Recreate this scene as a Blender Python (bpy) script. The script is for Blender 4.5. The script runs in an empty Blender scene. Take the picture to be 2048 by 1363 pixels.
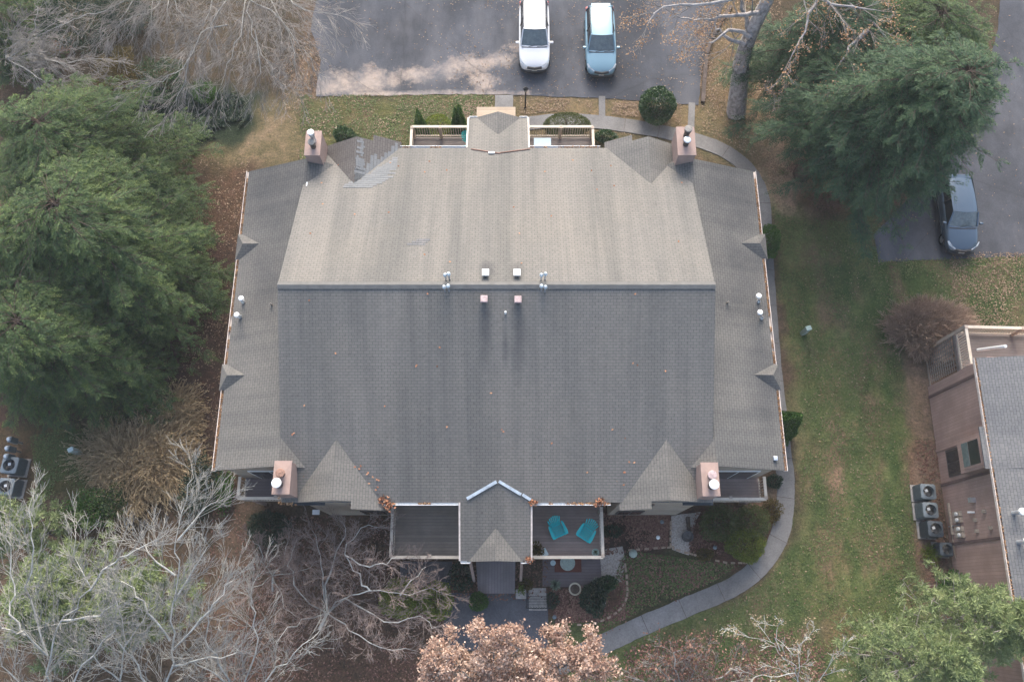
import bpy, bmesh, math, random
import numpy as np
from mathutils import Vector, Matrix
random.seed(7); RNG = np.random.default_rng(11)
C = bpy.context.scene.collection
R = math.radians
# ---------------- camera, world, sun, exposure ----------------
sc = bpy.context.scene
H = 40.0; TH = R(18.0); FPX = 1593.0
cam = bpy.data.cameras.new('camera'); cam.lens = 28.0; cam.sensor_width = 36.0; cam.clip_end = 2000; cam.clip_start = 0.5
co = bpy.data.objects.new('camera', cam); C.objects.link(co); co.location = (0, 0, H); co.rotation_euler = (TH, 0, 0)
sc.camera = co
SUN_EL, SUN_AZ = R(33), R(0)       # azimuth: the sun stands towards +Y
w = bpy.data.worlds.new('World'); sc.world = w; w.use_nodes = True
nt = w.node_tree; bg = nt.nodes['Background']
sky = nt.nodes.new('ShaderNodeTexSky'); sky.sky_type = 'NISHITA'; sky.sun_disc = False
sky.sun_elevation = SUN_EL; sky.sun_rotation = SUN_AZ; sky.air_density = 1.0; sky.dust_density = 4.0; sky.ozone_density = 1.0
hs = nt.nodes.new('ShaderNodeHueSaturation'); hs.inputs['Saturation'].default_value = 0.92; hs.inputs['Value'].default_value = 1.0   # thin cloud
nt.links.new(sky.outputs[0], hs.inputs['Color']); nt.links.new(hs.outputs[0], bg.inputs[0]); bg.inputs[1].default_value = 0.15
sl = bpy.data.lights.new('sun', 'SUN'); sl.energy = 1.45; sl.angle = R(38); sl.color = (1, 0.955, 0.90)
so = bpy.data.objects.new('sun', sl); C.objects.link(so)
so.rotation_euler = Vector((math.sin(SUN_AZ)*math.cos(SUN_EL), math.cos(SUN_AZ)*math.cos(SUN_EL), math.sin(SUN_EL))).to_track_quat('Z', 'Y').to_euler()
sc.view_settings.view_transform = 'Standard'; sc.view_settings.look = 'None'
sc.view_settings.exposure = 1.44; sc.view_settings.gamma = 1
cs, sn = math.cos(TH), math.sin(TH)
def P(u, v, z=0.0):
    "pixel of the photograph -> world point at height z"
    x = (u-1024)/FPX; y = (681.5-v)/FPX
    D = H-z; k = D/(cs-y*sn)
    return Vector((x*k, (y*cs+sn)*k, z))
# ---------------- tagging ----------------
def tag(o, label=None, cat=None, group=None, kind=None):
    if label: o['label'] = label
    if cat: o['category'] = cat
    if group: o['group'] = group
    if kind: o['kind'] = kind
    return o
def empty(name, loc, rz=0, label=None, cat=None, group=None):
    o = bpy.data.objects.new(name, None); C.objects.link(o); o.location = loc; o.rotation_euler = (0, 0, rz)
    o.empty_display_size = 0.2
    return tag(o, label, cat, group)
def children(o): return [c for c in bpy.data.objects if c.parent == o]
def copy_tree(o, parent=None):
    c = o.copy(); C.objects.link(c)
    if parent: c.parent = parent
    for ch in children(o): copy_tree(ch, c)
    return c
# ---------------- meshes ----------------
def slope_uv(me):
    uv = me.uv_layers.new(name='UVMap')
    for p in me.polygons:
        n = p.normal
        up = Vector((0, 0, 1)) - n*n.z
        if up.length < 0.05: U, V = Vector((1, 0, 0)), Vector((0, 1, 0))
        else: V = up.normalized(); U = V.cross(n)
        for li in p.loop_indices:
            c = me.vertices[me.loops[li].vertex_index].co
            uv.data[li].uv = (c.dot(U), c.dot(V))
class MB:
    def __init__(s): s.bm = bmesh.new()
    def box(s, x0, x1, y0, y1, z0, z1, m=None, bev=0):
        vs = [s.bm.verts.new((x, y, z)) for z in (z0, z1) for x, y in ((x0, y0), (x1, y0), (x1, y1), (x0, y1))]
        fs = [s.bm.faces.new([vs[i] for i in f]) for f in ((3,2,1,0),(4,5,6,7),(0,1,5,4),(1,2,6,5),(2,3,7,6),(3,0,4,7))]
        if bev:
            es = list({e for f in fs for e in f.edges})
            g = bmesh.ops.bevel(s.bm, geom=es, offset=bev, segments=2, affect='EDGES', profile=0.6)
            vs = list({v for f in g['faces'] for v in f.verts})
        if m is not None: 
            for v in vs: v.co = m @ v.co
        return s
    def poly(s, pts, th=0.0):
        "polygon (counter-clockwise seen from outside); th = thickness downwards"
        vs = [s.bm.verts.new(p) for p in pts]; s.bm.faces.new(vs)
        if th:
            lo = [s.bm.verts.new(Vector(p)-Vector((0, 0, th))) for p in pts]
            s.bm.faces.new(lo[::-1]); n = len(vs)
            for i in range(n): j = (i+1) % n; s.bm.faces.new((vs[j], vs[i], lo[i], lo[j]))
        return s
    def prism(s, prof, axis, a, b):
        "profile (list of 2-tuples) extruded along axis 'x' or 'y' from a to b"
        f = (lambda q, t: (t, q[0], q[1])) if axis == 'x' else (lambda q, t: (q[0], t, q[1]))
        A = [s.bm.verts.new(f(q, a)) for q in prof]; B = [s.bm.verts.new(f(q, b)) for q in prof]
        s.bm.faces.new(A); s.bm.faces.new(B[::-1]); n = len(prof)
        for i in range(n): j = (i+1) % n; s.bm.faces.new((A[j], A[i], B[i], B[j]))
        return s
    def lathe(s, prof, seg=20, c=(0, 0, 0), m=None):
        rings = []
        for r, z in prof:
            if r < 1e-5: v = [s.bm.verts.new((c[0], c[1], c[2]+z))]
            else: v = [s.bm.verts.new((c[0]+r*math.cos(2*math.pi*k/seg), c[1]+r*math.sin(2*math.pi*k/seg), c[2]+z)) for k in range(seg)]
            rings.append(v)
        if m is not None:
            for r_ in rings:
                for v in r_: v.co = m @ v.co
        for a, b in zip(rings, rings[1:]):
            for k in range(seg):
                j = (k+1) % seg
                if len(a) == 1 and len(b) == 1: continue
                if len(a) == 1: s.bm.faces.new((a[0], b[k], b[j]))
                elif len(b) == 1: s.bm.faces.new((a[k], a[j], b[0]))
                else: s.bm.faces.new((a[k], a[j], b[j], b[k]))
        return s
    def tube(s, pts, rad, seg=8, cap=True):
        pts = [Vector(p) for p in pts]; rings = []; n = len(pts)
        for i, p in enumerate(pts):
            d = (pts[min(i+1, n-1)]-pts[max(i-1, 0)]).normalized()
            a = d.cross(Vector((0.13, 0.21, 0.97)) if abs(d.z) < .9 else Vector((1, 0.1, 0))).normalized(); b = d.cross(a)
            r = rad[i] if isinstance(rad, (list, tuple)) else rad
            rings.append([s.bm.verts.new(p+r*(a*math.cos(2*math.pi*k/seg)+b*math.sin(2*math.pi*k/seg))) for k in range(seg)])
        for A, B in zip(rings, rings[1:]):
            for k in range(seg): j = (k+1) % seg; s.bm.faces.new((A[k], A[j], B[j], B[k]))
        if cap: s.bm.faces.new(rings[0][::-1]); s.bm.faces.new(rings[-1])
        return s
    def bar(s, a, b, wd, ht):
        a, b = Vector(a), Vector(b); d = (b-a); L = d.length; q = d.to_track_quat('X', 'Z')
        m = Matrix.Translation(a) @ q.to_matrix().to_4x4()
        return s.box(0, L, -wd/2, wd/2, -ht/2, ht/2, m)
    def build(s, name, mat, parent=None, smooth=False, normals=True):
        if normals: bmesh.ops.recalc_face_normals(s.bm, faces=s.bm.faces)
        me = bpy.data.meshes.new(name); s.bm.to_mesh(me); s.bm.free()
        if isinstance(mat, (list, tuple)):
            for m_ in mat: me.materials.append(m_)
        else: me.materials.append(mat)
        if smooth:
            for p in me.polygons: p.use_smooth = True
        slope_uv(me)
        o = bpy.data.objects.new(name, me); C.objects.link(o)
        if parent: o.parent = parent
        return o
def np_mesh(name, verts, quads, mat, parent=None, tint=None, smooth=False):
    verts = np.asarray(verts, np.float32).reshape(-1, 3); quads = np.asarray(quads, np.int32); k = quads.shape[1]
    me = bpy.data.meshes.new(name)
    me.vertices.add(len(verts)); me.vertices.foreach_set('co', verts.ravel())
    me.loops.add(quads.size); me.loops.foreach_set('vertex_index', quads.ravel())
    me.polygons.add(len(quads)); me.polygons.foreach_set('loop_start', np.arange(0, quads.size, k, dtype=np.int32))
    me.update(calc_edges=True); me.validate()
    if tint is not None:
        at = me.attributes.new('tint', 'FLOAT', 'FACE'); at.data.foreach_set('value', np.asarray(tint, np.float32))
    if smooth: me.shade_smooth() if hasattr(me, 'shade_smooth') else None
    me.materials.append(mat)
    o = bpy.data.objects.new(name, me); C.objects.link(o)
    if parent: o.parent = parent
    return o
def unit(a): return a/np.maximum(np.linalg.norm(a, axis=-1, keepdims=True), 1e-9)
def fbm(x, y, sc_=1.0, seed=0, octv=4):
    r = np.random.default_rng(seed); T = r.random((64, 64)); out = np.zeros_like(x, dtype=float); amp = 1; tot = 0
    for o in range(octv):
        X = x*sc_*(2**o)+o*17.3; Y = y*sc_*(2**o)+o*9.1
        xi = np.floor(X).astype(int); yi = np.floor(Y).astype(int); fx = X-xi; fy = Y-yi
        fx = fx*fx*(3-2*fx); fy = fy*fy*(3-2*fy)
        g = lambda a, b: T[a % 64, b % 64]
        out += amp*((g(xi, yi)*(1-fx)+g(xi+1, yi)*fx)*(1-fy)+(g(xi, yi+1)*(1-fx)+g(xi+1, yi+1)*fx)*fy)
        tot += amp; amp *= .55
    return out/tot
# ---------------- materials ----------------
class NT:
    def __init__(s, name, rough=0.8, spec=0.3):
        s.m = bpy.data.materials.new(name); s.m.use_nodes = True; s.t = s.m.node_tree; s.b = s.t.nodes['Principled BSDF']
        s.b.inputs['Roughness'].default_value = rough; s.b.inputs['Specular IOR Level'].default_value = spec
    def n(s, typ, **kw):
        nd = s.t.nodes.new(typ)
        for k, v in kw.items():
            if hasattr(nd, k): setattr(nd, k, v)
            else: nd.inputs[k].default_value = v
        return nd
    def l(s, a, b): s.t.links.new(a, b)
    def coord(s, which='Object', scale=(1, 1, 1), rot=0):
        tc = s.n('ShaderNodeTexCoord'); mp = s.n('ShaderNodeMapping'); mp.inputs['Scale'].default_value = scale; mp.inputs['Rotation'].default_value = (0, 0, rot)
        s.l(tc.outputs[which], mp.inputs[0]); return mp.outputs[0]
    def noise(s, co_, scale, det=4, rough=.6, dist=0):
        nz = s.n('ShaderNodeTexNoise'); nz.inputs['Scale'].default_value = scale; nz.inputs['Detail'].default_value = det; nz.inputs['Roughness'].default_value = rough; nz.inputs['Distortion'].default_value = dist
        s.l(co_, nz.inputs['Vector']); return nz.outputs[0]
    def ramp(s, fac, stops):
        r = s.n('ShaderNodeValToRGB'); e = r.color_ramp.elements
        while len(e) < len(stops): e.new(0.5)
        for el, (p, c) in zip(e, stops): el.position = p; el.color = (*c, 1) if len(c) == 3 else c
        s.l(fac, r.inputs[0]); return r.outputs[0]
    def mix(s, fac, a, b, blend='MIX'):
        m = s.n('ShaderNodeMix'); m.data_type = 'RGBA'; m.blend_type = blend
        for v, i in ((fac, 0), (a, 6), (b, 7)):
            if hasattr(v, 'links') or hasattr(v, 'is_linked'): s.l(v, m.inputs[i])
            elif i == 0: m.inputs[0].default_value = v
            else: m.inputs[i].default_value = (*v, 1)
        return m.outputs[2]
    def math(s, op, a, b=None, clamp=False):
        m = s.n('ShaderNodeMath'); m.operation = op; m.use_clamp = clamp
        for i, v in enumerate((a, b)):
            if v is None: continue
            if hasattr(v, 'is_linked'): s.l(v, m.inputs[i])
            else: m.inputs[i].default_value = v
        return m.outputs[0]
    def bump(s, h, strength=.3, dist=.02):
        b = s.n('ShaderNodeBump'); b.inputs['Strength'].default_value = strength; b.inputs['Distance'].default_value = dist
        s.l(h, b.inputs['Height']); s.l(b.outputs[0], s.b.inputs['Normal']); return s
    def col(s, c):
        if hasattr(c, 'is_linked'): s.l(c, s.b.inputs['Base Color'])
        else: s.b.inputs['Base Color'].default_value = (*c, 1)
        return s
    def blobs(s, co_, bl):
        "largest of 1-distance over ellipses (x,y,rx,ry): a mask laid out on the ground in metres"
        out = None
        for (x, y, rx, ry) in bl:
            vm = s.n('ShaderNodeVectorMath', operation='SUBTRACT'); s.l(co_, vm.inputs[0]); vm.inputs[1].default_value = (x, y, 0)
            v2 = s.n('ShaderNodeVectorMath', operation='MULTIPLY'); s.l(vm.outputs[0], v2.inputs[0]); v2.inputs[1].default_value = (1/rx, 1/ry, 0)
            ln = s.n('ShaderNodeVectorMath', operation='LENGTH'); s.l(v2.outputs[0], ln.inputs[0])
            k = s.math('SUBTRACT', 1.0, ln.outputs['Value'])
            out = k if out is None else s.math('MAXIMUM', out, k)
        return out
M = {}
def plain(name, c, rough=.6, spec=.3, metal=0, var=.12, scale=6, coord='Object', bump=0):
    t = NT(name, rough, spec); n_ = t.noise(t.coord(coord), scale, 5, .65)
    d = tuple(x*(1-var*1.6) for x in c); e = tuple(min(1, x*(1+var*1.3)) for x in c)
    t.col(t.ramp(n_, [(.25, d), (.75, e)])); t.b.inputs['Metallic'].default_value = metal
    if bump: t.bump(t.noise(t.coord(coord), scale*8, 3), bump, .01)
    M[name] = t.m; return t.m
def leafmat(name, stops, trans=.25, rough=.6, spec=.2, vsc=.5, vamt=.5):
    "colour from a per-leaf tint and from large soft patches of hue through the plant"
    t = NT(name, rough, spec); a = t.n('ShaderNodeAttribute'); a.attribute_name = 'tint'
    nz = t.noise(t.coord('Object'), vsc, 3, .6)
    f = t.math('ADD', t.math('MULTIPLY', a.outputs['Fac'], 1-vamt), t.math('MULTIPLY', nz, vamt))
    c = t.ramp(f, stops); t.col(c)
    tr = t.n('ShaderNodeBsdfTranslucent'); t.l(c, tr.inputs[0]); mx = t.n('ShaderNodeMixShader'); mx.inputs[0].default_value = trans
    t.l(t.b.outputs[0], mx.inputs[1]); t.l(tr.outputs[0], mx.inputs[2]); t.l(mx.outputs[0], t.t.nodes['Material Output'].inputs[0])
    M[name] = t.m; return t.m
def shingles(name, c1, c2, stain, mortar, blobs_=None, rot=False):
    t = NT(name, .85, .25); uv = t.coord('UV')
    br = t.n('ShaderNodeTexBrick'); br.offset = .5; br.offset_frequency = 2; br.squash = 1
    for k, v in (('Scale', 1), ('Mortar Size', .010), ('Mortar Smooth', .6), ('Bias', 0), ('Brick Width', .25), ('Row Height', .127)): br.inputs[k].default_value = v
    br.inputs['Color1'].default_value = (*c1, 1); br.inputs['Color2'].default_value = (*c2, 1); br.inputs['Mortar'].default_value = (*mortar, 1)
    t.l(uv, br.inputs['Vector'])
    grain = t.noise(uv, 38, 2, .7); c = t.mix(.35, br.outputs[0], t.ramp(grain, [(.25, (.25,.25,.25)), (.8, (1,1,1))]), 'MULTIPLY')
    dark = t.ramp(t.noise(uv, 9, 1, .5), [(.28, (.55,.55,.55)), (.38, (1,1,1))]); c = t.mix(.5, c, dark, 'MULTIPLY')
    st = t.noise(t.coord('UV', (.55, .045, 1)), 1.0, 5, .6, .25)
    c = t.mix(t.ramp(st, [(.40, (.0,.0,.0)), (.66, (.72,.72,.72))]), c, stain, 'MULTIPLY')
    st2 = t.noise(t.coord('UV', (2.4, .12, 1)), 1.0, 5, .7, .2)
    c = t.mix(t.ramp(st2, [(.45, (.0,.0,.0)), (.75, (.5,.5,.5))]), c, stain, 'MULTIPLY')
    lt = t.noise(t.coord('Object'), .28, 3, .5)
    c = t.mix(t.ramp(lt, [(.45, (0,0,0)), (.7, (.25,.25,.25))]), c, (1.28, 1.22, 1.12), 'MULTIPLY')
    if blobs_:
        bb = t.blobs(t.coord('Object'), blobs_); k = t.math('ADD', bb, t.math('MULTIPLY', t.math('SUBTRACT', t.noise(t.coord('Object'), .7, 5, .6), .5), 1.4)); c = t.mix(t.ramp(k, [(.0, (0,0,0)), (.8, (.8,.8,.8))]), c, (.55,.57,.62), 'MULTIPLY')
    t.col(c); t.bump(br.outputs['Fac'], -.35, .012) if False else t.bump(t.math('SUBTRACT', grain, br.outputs['Fac']), .35, .012)
    M[name] = t.m; return t.m
shingles('shingle', (.222,.210,.190), (.200,.190,.173), (.62,.65,.68), (.10,.10,.098), blobs_=[(-1.12,10.9,.35,1.7),(.27,10.6,.4,2.3),(-1.05,13.3,.4,.6),(.2,13.3,.4,.6),(-.28,10.2,.2,1.2)])
shingles('shingle_side', (.195,.186,.170), (.175,.168,.155), (.60,.63,.67), (.08,.08,.078), blobs_=[(-11.2,18.5,2.6,3.0),(-11.3,14.0,1.6,3.0),(10.6,18.3,2.6,3.2),(10.8,14.0,2.2,3.5),(11.3,9,1.2,3)])  # darker shingle copy: side-slope shade put into base colour, algae stains as blobs
shingles('shingle_grey', (.20,.20,.20), (.17,.172,.178), (.70,.72,.75), (.08,.083,.088))
shingles('shingle_brown', (.165,.150,.140), (.14,.128,.12), (.70,.70,.72), (.07,.065,.06))
shingles('shingle_new', (.205,.218,.228), (.17,.182,.192), (.95,.95,.95), (.16,.17,.18))
plain('ridge_cap', (.135,.135,.13), .85, .2, scale=3)
plain('stucco', (.32,.235,.205), .85, .2, var=.10, scale=2.5, bump=.3)
plain('flue_dark', (.10,.095,.09), .5, .5, .6, var=.3)
plain('flue_cap_grey', (.24,.225,.205), .8, .3, .0, var=.25, scale=9)
plain('flue_cap_rust', (.28,.17,.13), .7, .3, .2, var=.35, scale=8)
plain('galvanised', (.62,.66,.70), .35, .5, .75, var=.15)
plain('white_metal', (.78,.80,.80), .4, .5, .1, var=.06)
plain('vent_pink', (.40,.31,.31), .6, .3, 0, var=.25, scale=10)
plain('vent_white', (.82,.79,.75), .5, .3, 0, var=.06)
plain('flashing', (.50,.57,.62), .35, .5, .5, var=.25, scale=5)
plain('membrane', (.045,.055,.065), .7, .3, var=.3, scale=2)
plain('gutter', (.62,.55,.50), .5, .4, 0, var=.2, scale=4)
plain('cream_paint', (.56,.49,.40), .6, .3, 0, var=.12, scale=3)
plain('baluster_wood', (.40,.33,.27), .7, .3, 0, var=.15, scale=3)
plain('glass_dark', (.02,.025,.03), .08, .8, 0, var=.2)
plain('glass_blue', (.13,.165,.17), .10, .8, 0, var=.2)
plain('frame_white', (.7,.7,.68), .5, .3, 0, var=.05)
plain('trim_brown', (.15,.10,.09), .6, .2); plain('frame_dark', (.08,.065,.06), .5, .3, 0, var=.1)
def boards(name, c, w_=.14, ang=0, gap=.6, var=.09, coord='Object', rough=.8):
    t = NT(name, rough, .25); cc = t.coord(coord, (1, 1, 1), ang)
    wv = t.n('ShaderNodeTexWave'); wv.wave_type = 'BANDS'; wv.bands_direction = 'Y'; wv.wave_profile = 'SAW'
    wv.inputs['Scale'].default_value = 1/(w_*20)*2*math.pi*0.5/ (math.pi) * 10 / 5 ; wv.inputs['Distortion'].default_value = 0
    # explicit board lines: frac(y/w)
    sp = t.n('ShaderNodeSeparateXYZ'); t.l(cc, sp.inputs[0]); t.t.nodes.remove(wv)
    q = t.math('DIVIDE', sp.outputs[1], w_); fr = t.math('FRACT', q); fl = t.math('FLOOR', q)
    wn = t.n('ShaderNodeTexWhiteNoise'); wn.noise_dimensions = '1D'; t.l(fl, wn.inputs['W'])
    line = t.math('GREATER_THAN', fr, .12)
    base = t.mix(wn.outputs['Value'], tuple(x*(1-var) for x in c), tuple(x*(1+var) for x in c))
    gr = t.noise(t.coord(coord, (2, 22, 2), ang), 2.5, 4, .7)
    base = t.mix(.6, base, t.ramp(gr, [(.2, (.55,.55,.55)), (.8, (1.1,1.1,1.1))]), 'MULTIPLY')
    wear = t.noise(t.coord(coord), .9, 4, .6)
    base = t.mix(.6, base, t.ramp(wear, [(.3, (.6,.6,.6)), (.7, (1.1,1.1,1.1))]), 'MULTIPLY')
    col_ = t.mix(line, tuple(x*gap for x in c), base); t.col(col_); t.bump(line, .4, .01)
    M[name] = t.m; return t.m
boards('deck_grey', (.21,.18,.165)); boards('deck_dark', (.20,.165,.165)); boards('deck_south', (.35,.27,.235)); boards('deck_west', (.30,.255,.21))
boards('deck_walk', (.27,.24,.24), .14, R(90)); boards('pad_wood', (.50,.40,.30), .14, 0, .7)
boards('siding_tan', (.44,.37,.30), .16, 0, .55, .04, 'UV'); boards('siding_brown', (.46,.315,.265), .15, R(90), .62, .05, 'UV')
def asphalt(name, c, sand=None, tracks=0):
    t = NT(name, .9, .25); cc = t.coord('Object')
    f1 = t.noise(cc, .22, 5, .6); f2 = t.noise(cc, 14, 3, .75); f3 = t.noise(cc, 1.5, 4, .6)
    col_ = t.ramp(f1, [(.3, tuple(x*.68 for x in c)), (.7, tuple(x*1.35 for x in c))])
    col_ = t.mix(.55, col_, t.ramp(f2, [(.3, (.55,.55,.55)), (.75, (1.25,1.25,1.25))]), 'MULTIPLY')
    col_ = t.mix(.5, col_, t.ramp(f3, [(.3, (.7,.7,.7)), (.75, (1.2,1.2,1.2))]), 'MULTIPLY')
    if sand:
        mk = t.blobs(cc, sand); nz = t.noise(cc, .9, 6, .7); k = t.math('ADD', mk, t.math('MULTIPLY', t.math('SUBTRACT', nz, .5), 3.6)); k = t.math('ADD', k, t.math('MULTIPLY', t.math('SUBTRACT', t.noise(cc, 4.5, 5, .8), .5), 1.4))
        col_ = t.mix(t.ramp(k, [(-.3, (0,0,0)), (1.0, (.85,.85,.85))]), col_, t.ramp(t.noise(cc, 5, 5, .7), [(.3, (.30,.23,.18)), (.7, (.48,.39,.32))]))
        k2 = t.math('ADD', t.math('MULTIPLY', mk, .5), t.math('MULTIPLY', t.noise(cc, .35, 5, .6), 1.0))
        col_ = t.mix(t.ramp(k2, [(.5, (0,0,0)), (.95, (.4,.4,.4))]), col_, (.26,.24,.23))
    if name in ('asphalt_lot', 'asphalt_side'):
        vo = t.n('ShaderNodeTexVoronoi'); vo.feature = 'DISTANCE_TO_EDGE'; vo.inputs['Scale'].default_value = .16; wn = t.n('ShaderNodeTexNoise'); wn.inputs['Scale'].default_value = .6; wn.inputs['Detail'].default_value = 6; t.l(cc, wn.inputs['Vector']); t.l(t.mix(.35, cc, wn.outputs['Color'], 'ADD'), vo.inputs['Vector'])
        col_ = t.mix(t.ramp(vo.outputs['Distance'], [(.0, (.45,.45,.45)), (.006, (0,0,0))]), col_, (.03,.03,.033))
        sp = t.noise(cc, 1.1, 2, .5); col_ = t.mix(t.ramp(sp, [(.70, (0,0,0)), (.76, (.5,.5,.5))]), col_, (.04,.04,.045))
        lg = t.noise(t.coord('Object', (.35, .12, 1)), 1.0, 5, .65); col_ = t.mix(t.ramp(lg, [(.45, (0,0,0)), (.7, (.45,.45,.45))]), col_, (.17,.17,.185))
    t.col(col_); t.bump(f2, .4, .01); M[name] = t.m
S_ = lambda u, v, a, b: (P(u, v).x, P(u, v).y, a, b)
asphalt('asphalt_lot', (.060,.065,.078), [S_(675,170,2.0,1.1), S_(740,165,2.6,1.1), S_(830,150,1.5,.7), S_(900,140,1.3,.7), S_(945,128,1.6,.75), S_(1000,120,1.4,.6), S_(965,165,1.0,.9), S_(800,188,5,.28), S_(950,187,4,.3), S_(1050,95,1.2,.5), S_(620,150,.6,2)])
asphalt('asphalt_side', (.062,.066,.078)); asphalt('asphalt_pad', (.10,.10,.11))
asphalt('path_asphalt', (.19,.185,.18))
plain('timber', (.10,.08,.07), .9, .2, var=.3, scale=3)
plain('bark_grey', (.34,.32,.31), .95, .1, var=.4, scale=5, bump=.6)
plain('bark_brown', (.10,.075,.06), .95, .1, var=.35, scale=4, bump=.6)
plain('bark_pale', (.44,.44,.41), .9, .1, var=.3, scale=3)
plain('bark_mid', (.34,.335,.31), .9, .1, var=.35, scale=3)
plain('twig_grey', (.27,.25,.23), .9, .1, var=.3, scale=2)
plain('twig_pale', (.33,.325,.30), .9, .1, var=.25, scale=2)
plain('twig_dome', (.42,.31,.24), .9, .1, var=.3, scale=2)
plain('twig_red', (.27,.215,.195), .9, .1, var=.3, scale=2)
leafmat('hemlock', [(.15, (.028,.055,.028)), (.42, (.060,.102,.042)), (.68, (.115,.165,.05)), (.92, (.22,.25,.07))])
leafmat('hemlock_blue', [(.15, (.022,.048,.030)), (.42, (.045,.088,.048)), (.72, (.085,.14,.062)), (.94, (.17,.21,.08))])
leafmat('pine', [(.2, (.10,.15,.065)), (.5, (.22,.28,.125)), (.85, (.40,.44,.23))], vsc=.8)
leafmat('arbor', [(.2, (.03,.075,.018)), (.5, (.055,.125,.025)), (.9, (.12,.20,.04))])
leafmat('holly', [(.2, (.016,.042,.015)), (.55, (.034,.085,.025)), (.92, (.09,.14,.05))], spec=.5, rough=.4)
leafmat('boxwood', [(.2, (.05,.07,.024)), (.55, (.095,.115,.036)), (.92, (.17,.165,.065))])
leafmat('chartreuse', [(.2, (.08,.12,.02)), (.55, (.16,.21,.025)), (.92, (.30,.32,.05))])
leafmat('azalea', [(.2, (.075,.10,.02)), (.55, (.15,.185,.03)), (.92, (.28,.29,.06))])
leafmat('autumn_shrub', [(.2, (.05,.045,.015)), (.5, (.10,.075,.02)), (.9, (.16,.11,.03))])
leafmat('dark_ivy', [(.2, (.015,.03,.018)), (.55, (.025,.05,.026)), (.92, (.06,.085,.04))], spec=.4)
leafmat('straw', [(.2, (.24,.18,.12)), (.55, (.42,.33,.21)), (.92, (.60,.49,.32))], trans=.5)
leafmat('agave_leaf', [(.2, (.14,.19,.13)), (.6, (.25,.31,.23)), (.92, (.42,.45,.33))])
leafmat('bronze_leaf', [(.15, (.26,.155,.12)), (.5, (.47,.32,.245)), (.85, (.74,.60,.50))], trans=.35)
leafmat('tan_leaf', [(.15, (.26,.14,.07)), (.5, (.46,.28,.15)), (.9, (.68,.48,.32))], trans=.3)
leafmat('litter', [(.12, (.10,.06,.045)), (.45, (.19,.125,.08)), (.75, (.33,.24,.16)), (.97, (.58,.47,.35))], trans=.05)
leafmat('litter_red', [(.12, (.08,.035,.03)), (.5, (.165,.085,.062)), (.85, (.30,.18,.13)), (.97, (.48,.35,.27))], trans=.05)
leafmat('orange_leaf', [(.15, (.20,.075,.045)), (.5, (.34,.16,.09)), (.9, (.50,.30,.18))], trans=.1)
leafmat('grass', [(.15, (.06,.09,.028)), (.5, (.095,.135,.042)), (.85, (.18,.18,.075))], trans=.15, vsc=.6)
# ---------------- the setting: ground ----------------
def inpoly(X, Y, poly):
    ins = np.zeros(X.shape, bool); n = len(poly)
    for i in range(n):
        x0, y0 = poly[i]; x1, y1 = poly[(i+1) % n]
        if y0 == y1: continue
        c = ((y0 > Y) != (y1 > Y)) & (X < (x1-x0)*(Y-y0)/(y1-y0)+x0); ins ^= c
    return ins
def dist_edge(X, Y, poly):
    d = np.full(X.shape, 1e9); n = len(poly)
    for i in range(n):
        x0, y0 = poly[i]; x1, y1 = poly[(i+1) % n]; dx, dy = x1-x0, y1-y0; L2 = dx*dx+dy*dy+1e-9
        t = np.clip(((X-x0)*dx+(Y-y0)*dy)/L2, 0, 1); d = np.minimum(d, np.hypot(X-x0-t*dx, Y-y0-t*dy))
    return d
def W(pts): return [tuple(P(u, v).xy) for u, v in pts]
gx = np.concatenate([[-400, -150, -70, -50], np.arange(-38, 38.01, .2), [50, 70, 150, 400]])
gy = np.concatenate([[-400, -150, -60, -25], np.arange(-9, 45.01, .2), [60, 90, 180, 500]])
GX, GY = np.meshgrid(gx, gy)
warp = 1.6*(fbm(GX, GY, .7, 3)-.5); warp2 = 1.6*(fbm(GX, GY, .7, 4)-.5)
def zone(pts, soft):
    poly = W(pts); X = GX+warp; Y = GY+warp2
    s = np.where(inpoly(X, Y, poly), 1, -1)*dist_edge(X, Y, poly)
    t = np.clip(s/soft*.5+.5, 0, 1); return t*t*(3-2*t)
col = np.zeros(GX.shape+(3,)); col[:] = (.105, .075, .055)
n1 = fbm(GX, GY, .35, 21)[..., None]; n2 = fbm(GX, GY, 1.3, 22)[..., None]; n3 = fbm(GX*2.2, GY*.25, .6, 23)[..., None]
def lay(pts, c, soft=.8, amt=1.0, patch=None):
    global col
    z_ = zone(pts, soft)[..., None]*amt
    if patch is not None: z_ = z_*np.clip((n2-patch)*7+.5, 0, 1)
    col = col*(1-z_)+np.array(c)*z_
G_GRN = (.125, .150, .062); G_DRY = (.15, .125, .075); G_TAN = (.25, .185, .13); G_MUL = (.072, .046, .038); G_DK = (.03, .04, .024)
lay([(1380,-200),(2100,-200),(2100,100),(1700,260),(1560,160),(1500,30)], (.075,.06,.042), 1.0, .9)
lay([(1500,180),(1760,200),(1760,520),(2048,500),(2100,700),(1880,690),(1800,760),(1840,950),(1850,1150),(1900,1500),(1000,1500),(1100,1250),(1500,1210),(1590,1080),(1600,900),(1550,480)], G_GRN, .5)
lay([(1570,440),(1640,440),(1700,900),(1720,1363),(1650,1363),(1620,900)], (.16,.125,.065), 1.2, .85, .5)
lay([(1700,560),(1760,560),(1810,900),(1810,1250),(1750,1250),(1740,850)], (.06,.095,.03), 1.0, .85, .5)
for k in range(7):
    u0 = 1575+k*34; lay([(u0,440),(u0+17,440),(u0+32+k*3,900),(u0+40+k*3,1250),(u0+22+k*3,1250),(u0+14+k*3,900)], (.078,.125,.042) if k % 2 else (.17,.15,.08), .5, .7, .42)
lay([(1640,850),(1690,850),(1700,1000),(1660,1010)], (.27,.18,.13), .5, .95, .5)
lay([(1300,1300),(1700,1240),(1750,1400),(1250,1400)], (.13,.085,.055), 1.5, .6, .5)
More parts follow.
